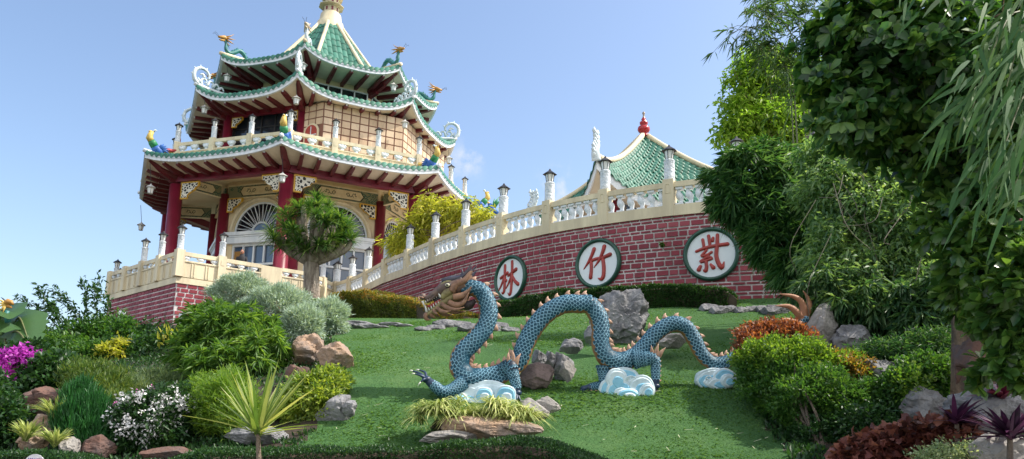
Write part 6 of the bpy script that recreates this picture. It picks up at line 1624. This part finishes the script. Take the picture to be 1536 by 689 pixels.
# long drooping bamboo leaves hanging in from the right, close to the camera
def drooper():
    t = thing('giant_bamboo', (5.9, 6.0, -.6), 'close bamboo with long drooping leaves at the far right edge', 'bamboo'); w = MB(); parts = []; m = leafmat('long_bamboo_leaf', [(.03, .085, .03), (.05, .12, .042), (.09, .16, .055)], .22, .65, .2, gain=1.1)
    canes = [[(1640, 700, 5.6), (1600, 300, 5.6), (1560, 60, 5.5), (1520, 20, 5.3), (1480, 100, 5.1), (1450, 190, 5.0)], [(1650, 700, 5.6), (1620, 300, 5.6), (1580, 140, 5.4), (1545, 130, 5.2), (1510, 210, 5.0), (1490, 300, 4.9)], [(1660, 700, 5.5), (1640, 260, 5.5), (1600, 10, 5.4), (1560, -10, 5.2), (1530, 60, 5.1), (1510, 130, 5.0)], [(1655, 700, 5.6), (1640, 320, 5.5), (1600, 200, 5.3), (1560, 210, 5.1), (1520, 280, 5.0)], [(1645, 700, 5.6), (1600, 200, 5.6), (1500, -40, 5.6), (1420, -50, 5.5), (1380, 10, 5.4)]]
    for ci, pts in enumerate(canes):
        P = spline([tuple(at(*p)) for p in pts], 60); w.tube([Vector(p) for p in P], [.02 * (1 - .85 * i / 59) for i in range(60)], 6)
        n = 150 if ci < 4 else 60; i = RNG.integers(26 if ci < 4 else 44, 60, n); Pp = P[i] + RNG.normal(0, .10, (n, 3)); tv = unit(P[np.minimum(i + 1, 59)] - P[i - 1])
        D = tv * .3 + RNG.normal(0, .30, (n, 3)) + np.array([-.42, -.05, -.62]); parts.append(leaves_geo(Pp, D, .31 * RNG.uniform(.55, 1.2, n), .032 * RNG.uniform(.7, 1.2, n), 'blade', .15, .2, nrm=unit(RNG.normal(0, .5, (n, 3)) + np.array([0, -1, .3]))))
    w.build('canes', CANE, t); emit('foliage', *merge(parts), m, None, t)
drooper()
# ---- right garden underplanting ---------------------------------------------------------------------
shrub('leafy_bush', 'rounded bush with yellow green tips before the rusty rock pillar', [(1375, 570, 9.2, 44, 36), (1350, 585, 9.1, 34, 30), (1400, 560, 9.3, 30, 30)], 900, 10, .03, .06, .035, G_MID, shell=.28)
tp = clumps([(1365, 578, 8.95, 30, 26)], 90, .2); emit('young_foliage', *foliage(tp, 9, .03, .06, .035), G_FRESH, None, bpy.data.objects['leafy_bush'])
shrub('copperleaf', 'low copper red leaved plant at the bottom right', [(1350, 668, 7.8, 50, 24), (1400, 658, 7.7, 50, 22), (1300, 680, 7.8, 40, 24), (1440, 650, 7.5, 26, 18)], 330, 8, .03, .105, .075, leafmat('copper_leaf', [(.03, .012, .012), (.11, .035, .03), (.22, .09, .07)], .2), 'broad', shell=.35, cat='plant')
shrub('white_flowered_herb', 'pale small leaved herb in the bottom right corner under the copper plant', [(1440, 682, 7.0, 46, 18), (1400, 690, 7.0, 40, 16)], 260, 10, .03, .035, .018, leafmat('pale_herb_leaf', [(.08, .13, .07), (.18, .24, .14), (.35, .40, .28)], .3), cat='plant')
CG = 'cordylines'
for (px, py, d, n, L, m), lb in (((1435, 628, 7.4, 34, .42, G_PURP), 'purple cordyline rosette in front of the grey rock'), ((1515, 650, 6.6, 50, .48, G_PURP), 'largest purple cordyline rosette in the lower right corner'), ((1500, 590, 7.4, 30, .34, leafmat('crimson_leaf', [(.05, .006, .02), (.11, .012, .035), (.17, .03, .05)], .2, tcol=(1.3, 1., 1.))), 'crimson cordyline rosette under the rusty rock pillar')):
    fan(lb, 'cordyline', 'cordyline', at(px, py + 8, d), int(n * 1.4), L, .045, m, 1., .12, .25, CG, Vector(at(px, py + 40, d)))
shrub('ground_fern', 'dark green fringe of fine leaves on top of the shaded rock', [(1340, 530, 10, 60, 20), (1300, 545, 10.1, 40, 16), (1400, 520, 10, 50, 26)], 900, 10, .04, .10, .016, leafmat('dark_fern', [(.012, .05, .02), (.03, .085, .03), (.06, .12, .04)], .3), out=.4, up=.3, jit=.6, droop=.3, cat='fern')
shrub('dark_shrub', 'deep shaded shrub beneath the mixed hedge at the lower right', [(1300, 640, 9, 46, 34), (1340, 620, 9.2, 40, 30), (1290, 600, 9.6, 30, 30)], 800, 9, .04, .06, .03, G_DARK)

# ---- low weeds and leaf litter that cover the beds ------------------------------------------------------
def groundcover(name, label, poly, n, L, W, m, dmin, dmax):
    U = RNG.uniform(-.8, .8, n * 6); D = dmin + (dmax - dmin) * RNG.random(n * 6) ** 1.3; X = U * D; Zg = ground(X, D); px, py = project(X, D, Zg); k = inpoly(px, py, poly) & ~inpoly(px, py, LAWNPOLY)
    P = np.stack([X, D, Zg], 1)[k][:n]; q = len(P); nz = np.array([mnoise.noise(Vector((p[0] * .9, p[1] * .9, 2.))) for p in P]); keep = nz > -.25; P = P[keep]; q = len(P)
    P = np.repeat(P, 5, 0) + RNG.normal(0, .05, (q * 5, 3)) * np.array([1, 1, .3]); Dv = RNG.normal(0, .6, P.shape) + np.array([0, -.1, .8])
    tag(emit(name, *leaves_geo(P, Dv, L * RNG.uniform(.5, 1.3, len(P)), W), m, None, None, False, (0, 0, 0)), label, 'ground cover', kind='stuff')
groundcover('ground_cover', 'low dark green ground cover between the rocks and bushes of the left bed', [(-80, 560), (200, 540), (330, 480), (520, 460), (560, 560), (460, 680), (300, 720), (-80, 720)], 9000, .07, .03, G_DARK, 7.9, 24)
groundcover('ground_cover', 'low dark green ground cover between the rocks of the right bed', [(1100, 450), (1700, 440), (1700, 760), (1180, 760), (1120, 560)], 9000, .10, .045, G_DARK, 6.0, 18)

# weed rooted in the wall
g = foliage((np.array([at(993, 368, 18.5)]), np.array([[0, -1., .2]])), 90, .03, .08, .03, up=-.2)
tag(emit('wall_weed', *g, G_MID, None, None), 'small weed growing out of the brick wall between two signs', 'weed')
# ================================================================== SMALL THINGS
# hanging lanterns under the roof corners
LG_ = 'lanterns hanging from the roof corners'
def hang(px, py_top, py_bot, d, label):
    s = ppm(d); a, bt = at(px, py_top, d), at(px, py_bot, d); h = .50
    t = thing('hanging_lantern', bt, label, 'lantern', LG_)
    b = MB(); lantern_mb(b, bt, (18 * s) / .5 if False else .9); b.m = [m for m in b.m]; autosmooth(b.build('lantern_body', [LGLASS, mat('aged_white_metal', (.5, .5, .48), .5)], t), 30)
    w = MB(); w.tube([bt + Z * .44, a], .012, 5); w.build('chain', BLACKM, t)
for (px, y0, y1, d), lb in {
    (225, 245, 291, 31.6): 'white lantern hanging low under the left corner of the lowest roof',
    (211, 308, 346, 37.5): 'white lantern dangling on a long wire under the far left corner of the lowest roof',
    (423, 232, 274, 30.1): 'white lantern under the near corner of the lowest roof beside the front column',
    (657, 272, 252, 33.2): None,
    (306, 140, 171, 33.3): 'white lantern under the left corner of the middle roof',
    (444, 122, 157, 31.9): 'white lantern under the near corner of the middle roof',
    (607, 160, 193, 33.9): 'white lantern under the right corner of the middle roof beside the stone wall',
    (673, 225, 246, 37.2): 'white lantern under the far right corner of the middle roof',
    (340, 92, 123, 34.2): 'white lantern under the left corner of the top roof',
    (454, 72, 106, 32.9): 'white lantern under the near corner of the top roof',
    (590, 110, 137, 34.7): 'white lantern under the right corner of the top roof'}.items():
    if lb: hang(px, y0, y1, d, lb)

# visitor behind the terrace rail
def person():
    d = 29.6; foot = at(359, 430, d); foot.z = 5.42
    t = thing('person', foot, 'person in dark clothes standing behind the terrace rail by the open window', 'person'); X = Vector((1, 0, 0)); Y = Vector((0, 1, 0)); o = Vector((foot.x, foot.y, 5.42)); H = 1.52
    SKIN = mat('warm_skin', (.36, .17, .11), .55, (.30, .13, .08), 6); SHIRT = mat('black_shirt', (.02, .02, .025), .8); HAIR = mat('black_hair', (.012, .01, .01), .5)
    k = H / 1.7; bm = MB()
    def q(x, y, z): return o + Vector((x, y, z)) * k
    bm.tube([q(0, 0, .82), q(0, .01, 1.0), q(0, .01, 1.2), q(0, 0, 1.36), q(0, 0, 1.43), q(0, -.01, 1.50)], [.15 * k, .14 * k, .165 * k, .17 * k, .09 * k, .055 * k], 14, 0, 1.15)
    bm.ell(q(0, -.015, 1.60), .078 * k, .095 * k, .115 * k, 1, 16, 12); bm.tube([q(0, -.105, 1.615), q(0, -.128, 1.585), q(0, -.10, 1.572)], [.012 * k, .02 * k, .012 * k], 8, 1)
    for s in (-1, 1):
        bm.ell(q(.079 * s, .0, 1.60), .012 * k, .022 * k, .032 * k, 1, 8, 6); bm.ell(q(.03 * s, -.10, 1.625), .013 * k, .01 * k, .008 * k, 2, 8, 6)
        bm.tube([q(.17 * s, 0, 1.38), q(.22 * s, .0, 1.22), q(.25 * s, -.02, 1.08), q(.20 * s, -.16, .98), q(.13 * s, -.26, .94)], [.055 * k, .05 * k, .042 * k, .036 * k, .028 * k], 10, 0)
        bm.ell(q(.12 * s, -.29, .94), .035 * k, .05 * k, .02 * k, 1, 8, 6)
        for f in range(5): bm.tube([q((.12 - .02 * 2 + .02 * f) * s, -.32, .942), q((.12 - .02 * 2 + .02 * f) * s, -.375, .93), q((.12 - .04 + .02 * f) * s, -.385, .905)], [.009 * k, .008 * k, .006 * k], 6, 1)
        bm.tube([q(.09 * s, 0, .86), q(.10 * s, -.01, .48), q(.10 * s, .02, .08)], [.095 * k, .065 * k, .042 * k], 10, 2); bm.tube([q(.10 * s, .05, .04), q(.105 * s, -.14, .035)], [.042 * k, .035 * k], 8, 2)
    bm.tube([q(-.025, -.106, 1.552), q(.025, -.106, 1.552)], .006 * k, 6, 2)
    bm.build('body', [SHIRT, SKIN, mat('dark_trousers', (.02, .022, .03), .8)], t, True)
    h = MB(); h.ell(q(0, .02, 1.645), .086 * k, .098 * k, .085 * k, 0, 14, 8); h.build('hair', HAIR, t, True)
person()

# round white sign poking out of the bottom left hedge
def disc_sign():
    d = 7.75; o = at(52, 697, d); s = ppm(d); X, N = Vector((1, 0, 0)), Vector((0, -1, 0)); R = 15 * s
    t = thing('garden_sign', o - Z * .75, 'small round white sign with purple marks at the bottom left edge', 'sign')
    b = MB(); b.prism([(R * math.cos(2 * PI * k / 32), R * math.sin(2 * PI * k / 32)) for k in range(32)], o, X, Z, N, .012); b.build('board', mat('white_board', (.75, .74, .78), .5), t)
    b = MB()
    for i, x in enumerate((-.62, -.42, -.24, -.02, .2, .4, .58)):
        hgt = .16 if i != 3 else .1
        b.tube([o + X * (x * R) + Z * (.52 - hgt) * R + N * .014, o + X * ((x + .05) * R) + Z * (.52 + hgt * .6) * R + N * .014, o + X * ((x + .13) * R) + Z * (.50) * R + N * .014], .045 * R, 5, 0 if i < 4 else 1, side=N, flat=.4)
    b.build('lettering', [mat('purple_ink', (.20, .10, .34), .5), mat('plum_ink', (.35, .10, .22), .5)], t)
    b = MB(); b.tube([o - Z * .75 + Vector((0, .02, 0)), o + Vector((0, .02, 0))], .012, 6); b.build('stake', BLACKM, t)
disc_sign()
# white marker slabs by the brick corner
for (px, py, d, w_, h_), lb in (((273, 486, 24.5, 10, 30), 'narrow white slab against the terrace corner'), ((182, 478, 27, 9, 20), 'small white slab against the left brick wall of the terrace')):
    s = ppm(d); o = at(px, py, d); b = MB(); b.box(o, (w_ * s / 2, 0, 0), (0, .06, 0), (0, 0, h_ * s / 2)); b.box(o + Z * (h_ * s / 2 + .02), (w_ * s / 2 * .8, 0, 0), (0, .05, 0), (0, 0, .02)); tag(b.build('marker_slab', WHITE), lb, 'marker')
# rooftop ornaments seen beyond the balustrade: phoenix head left of the pavilion
def far_bird():
    d = 27.5; t = thing('bird_ornament', at(735, 325, d), 'small blue green bird ornament above the balustrade left of the pavilion', 'statue'); s = ppm(d); b = MB()
    b.tube([at(745, 322, d), at(738, 314, d), at(734, 306, d)], [5 * s, 5 * s, 3 * s], 8, 0); b.tube([at(734, 306, d), at(731, 303, d)], [2.6 * s, 1 * s], 6, 2)
    for x, y in ((752, 300), (748, 296), (742, 298), (726, 312), (728, 318)): b.tube([at(740, 314, d), at((740 + x) / 2, (314 + y) / 2 - 2, d - .05), at(x, y, d)], [2.2 * s, 2 * s, .3 * s], 6, 1)
    b.build('body', [BLUEP, GREENP, YELP], t, True); b = MB(); b.tube([at(742, 345, d), at(742, 320, d)], [3 * s, 3 * s], 8); b.build('stand', WHITE, t)
far_bird()
# ================================================================== LIGHT
SUN_EL, SUN_AZ = 50, 92          # azimuth measured from "towards the camera", turning to the right
w = bpy.data.worlds.new('World'); SC.world = w; w.use_nodes = True
N = w.node_tree.nodes; L = w.node_tree.links; N.clear()
out = N.new('ShaderNodeOutputWorld'); bg = N.new('ShaderNodeBackground'); sky = N.new('ShaderNodeTexSky')
sky.sky_type = 'NISHITA'; sky.sun_disc = False
a = math.radians(SUN_AZ); d = Vector((math.sin(a) * math.cos(math.radians(SUN_EL)), -math.cos(a) * math.cos(math.radians(SUN_EL)), math.sin(math.radians(SUN_EL))))
sky.sun_elevation = math.radians(SUN_EL); sky.sun_rotation = math.atan2(d.x, d.y)
sky.air_density = 1.0; sky.dust_density = 2.2; sky.ozone_density = 1.5; sky.altitude = 50
bg.inputs[1].default_value = .115
L.new(sky.outputs[0], bg.inputs[0]); L.new(bg.outputs[0], out.inputs[0])
sl = bpy.data.lights.new('sun', 'SUN'); sl.energy = 2.6; sl.angle = math.radians(.5); sl.color = (1, .93, .82)
so = bpy.data.objects.new('sun', sl); COL.objects.link(so); so.rotation_euler = d.to_track_quat('Z', 'Y').to_euler(); so.location = d * 100
SC.view_settings.view_transform = 'Standard'; SC.view_settings.look = 'None'; SC.view_settings.exposure = 1.18; SC.view_settings.gamma = 1
SC.view_settings.use_curve_mapping = False
# two thin scraps of cloud low in the sky behind the pagoda
N = SC.world.node_tree.nodes; L = SC.world.node_tree.links
tc = N.new('ShaderNodeTexCoord'); nz = N.new('ShaderNodeTexNoise'); nz.inputs['Scale'].default_value = 26; nz.inputs['Detail'].default_value = 8; nz.inputs['Roughness'].default_value = .62
L.new(tc.outputs['Generated'], nz.inputs['Vector']); last = None
for px, py, rad, k in ((704, 238, .028, 1.0), (840, 282, .04, .7), (690, 246, .04, .6)):
    v = ray(px, py).normalized(); dt = N.new('ShaderNodeVectorMath'); dt.operation = 'DISTANCE'; dt.inputs[1].default_value = v; L.new(tc.outputs['Generated'], dt.inputs[0])
    mr = N.new('ShaderNodeMapRange'); mr.inputs[1].default_value = 0; mr.inputs[2].default_value = rad; mr.inputs[3].default_value = k; mr.inputs[4].default_value = 0; L.new(dt.outputs['Value'], mr.inputs[0])
    if last is None: last = mr.outputs[0]
    else:
        mx = N.new('ShaderNodeMath'); mx.operation = 'MAXIMUM'; L.new(last, mx.inputs[0]); L.new(mr.outputs[0], mx.inputs[1]); last = mx.outputs[0]
# unseen bright cloud added to the sky behind the viewer, lifting the shade
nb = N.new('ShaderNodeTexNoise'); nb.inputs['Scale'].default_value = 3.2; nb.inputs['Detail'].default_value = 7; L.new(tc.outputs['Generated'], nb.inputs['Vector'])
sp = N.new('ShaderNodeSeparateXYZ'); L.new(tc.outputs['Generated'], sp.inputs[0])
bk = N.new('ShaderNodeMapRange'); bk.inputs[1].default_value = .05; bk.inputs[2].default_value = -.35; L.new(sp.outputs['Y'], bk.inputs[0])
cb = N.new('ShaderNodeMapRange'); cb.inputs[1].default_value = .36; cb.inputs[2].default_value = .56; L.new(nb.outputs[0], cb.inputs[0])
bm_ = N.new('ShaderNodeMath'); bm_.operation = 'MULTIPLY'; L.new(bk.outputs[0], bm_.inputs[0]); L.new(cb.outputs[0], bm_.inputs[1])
th = N.new('ShaderNodeMapRange'); th.inputs[1].default_value = .46; th.inputs[2].default_value = .66; L.new(nz.outputs[0], th.inputs[0])
mu = N.new('ShaderNodeMath'); mu.operation = 'MULTIPLY'; L.new(last, mu.inputs[0]); L.new(th.outputs[0], mu.inputs[1])
mix = N.new('ShaderNodeMix'); mix.data_type = 'RGBA'; mix.inputs[7].default_value = (3.6, 3.7, 3.8, 1); L.new(mu.outputs[0], mix.inputs[0]); L.new(sky.outputs[0], mix.inputs[6]); 
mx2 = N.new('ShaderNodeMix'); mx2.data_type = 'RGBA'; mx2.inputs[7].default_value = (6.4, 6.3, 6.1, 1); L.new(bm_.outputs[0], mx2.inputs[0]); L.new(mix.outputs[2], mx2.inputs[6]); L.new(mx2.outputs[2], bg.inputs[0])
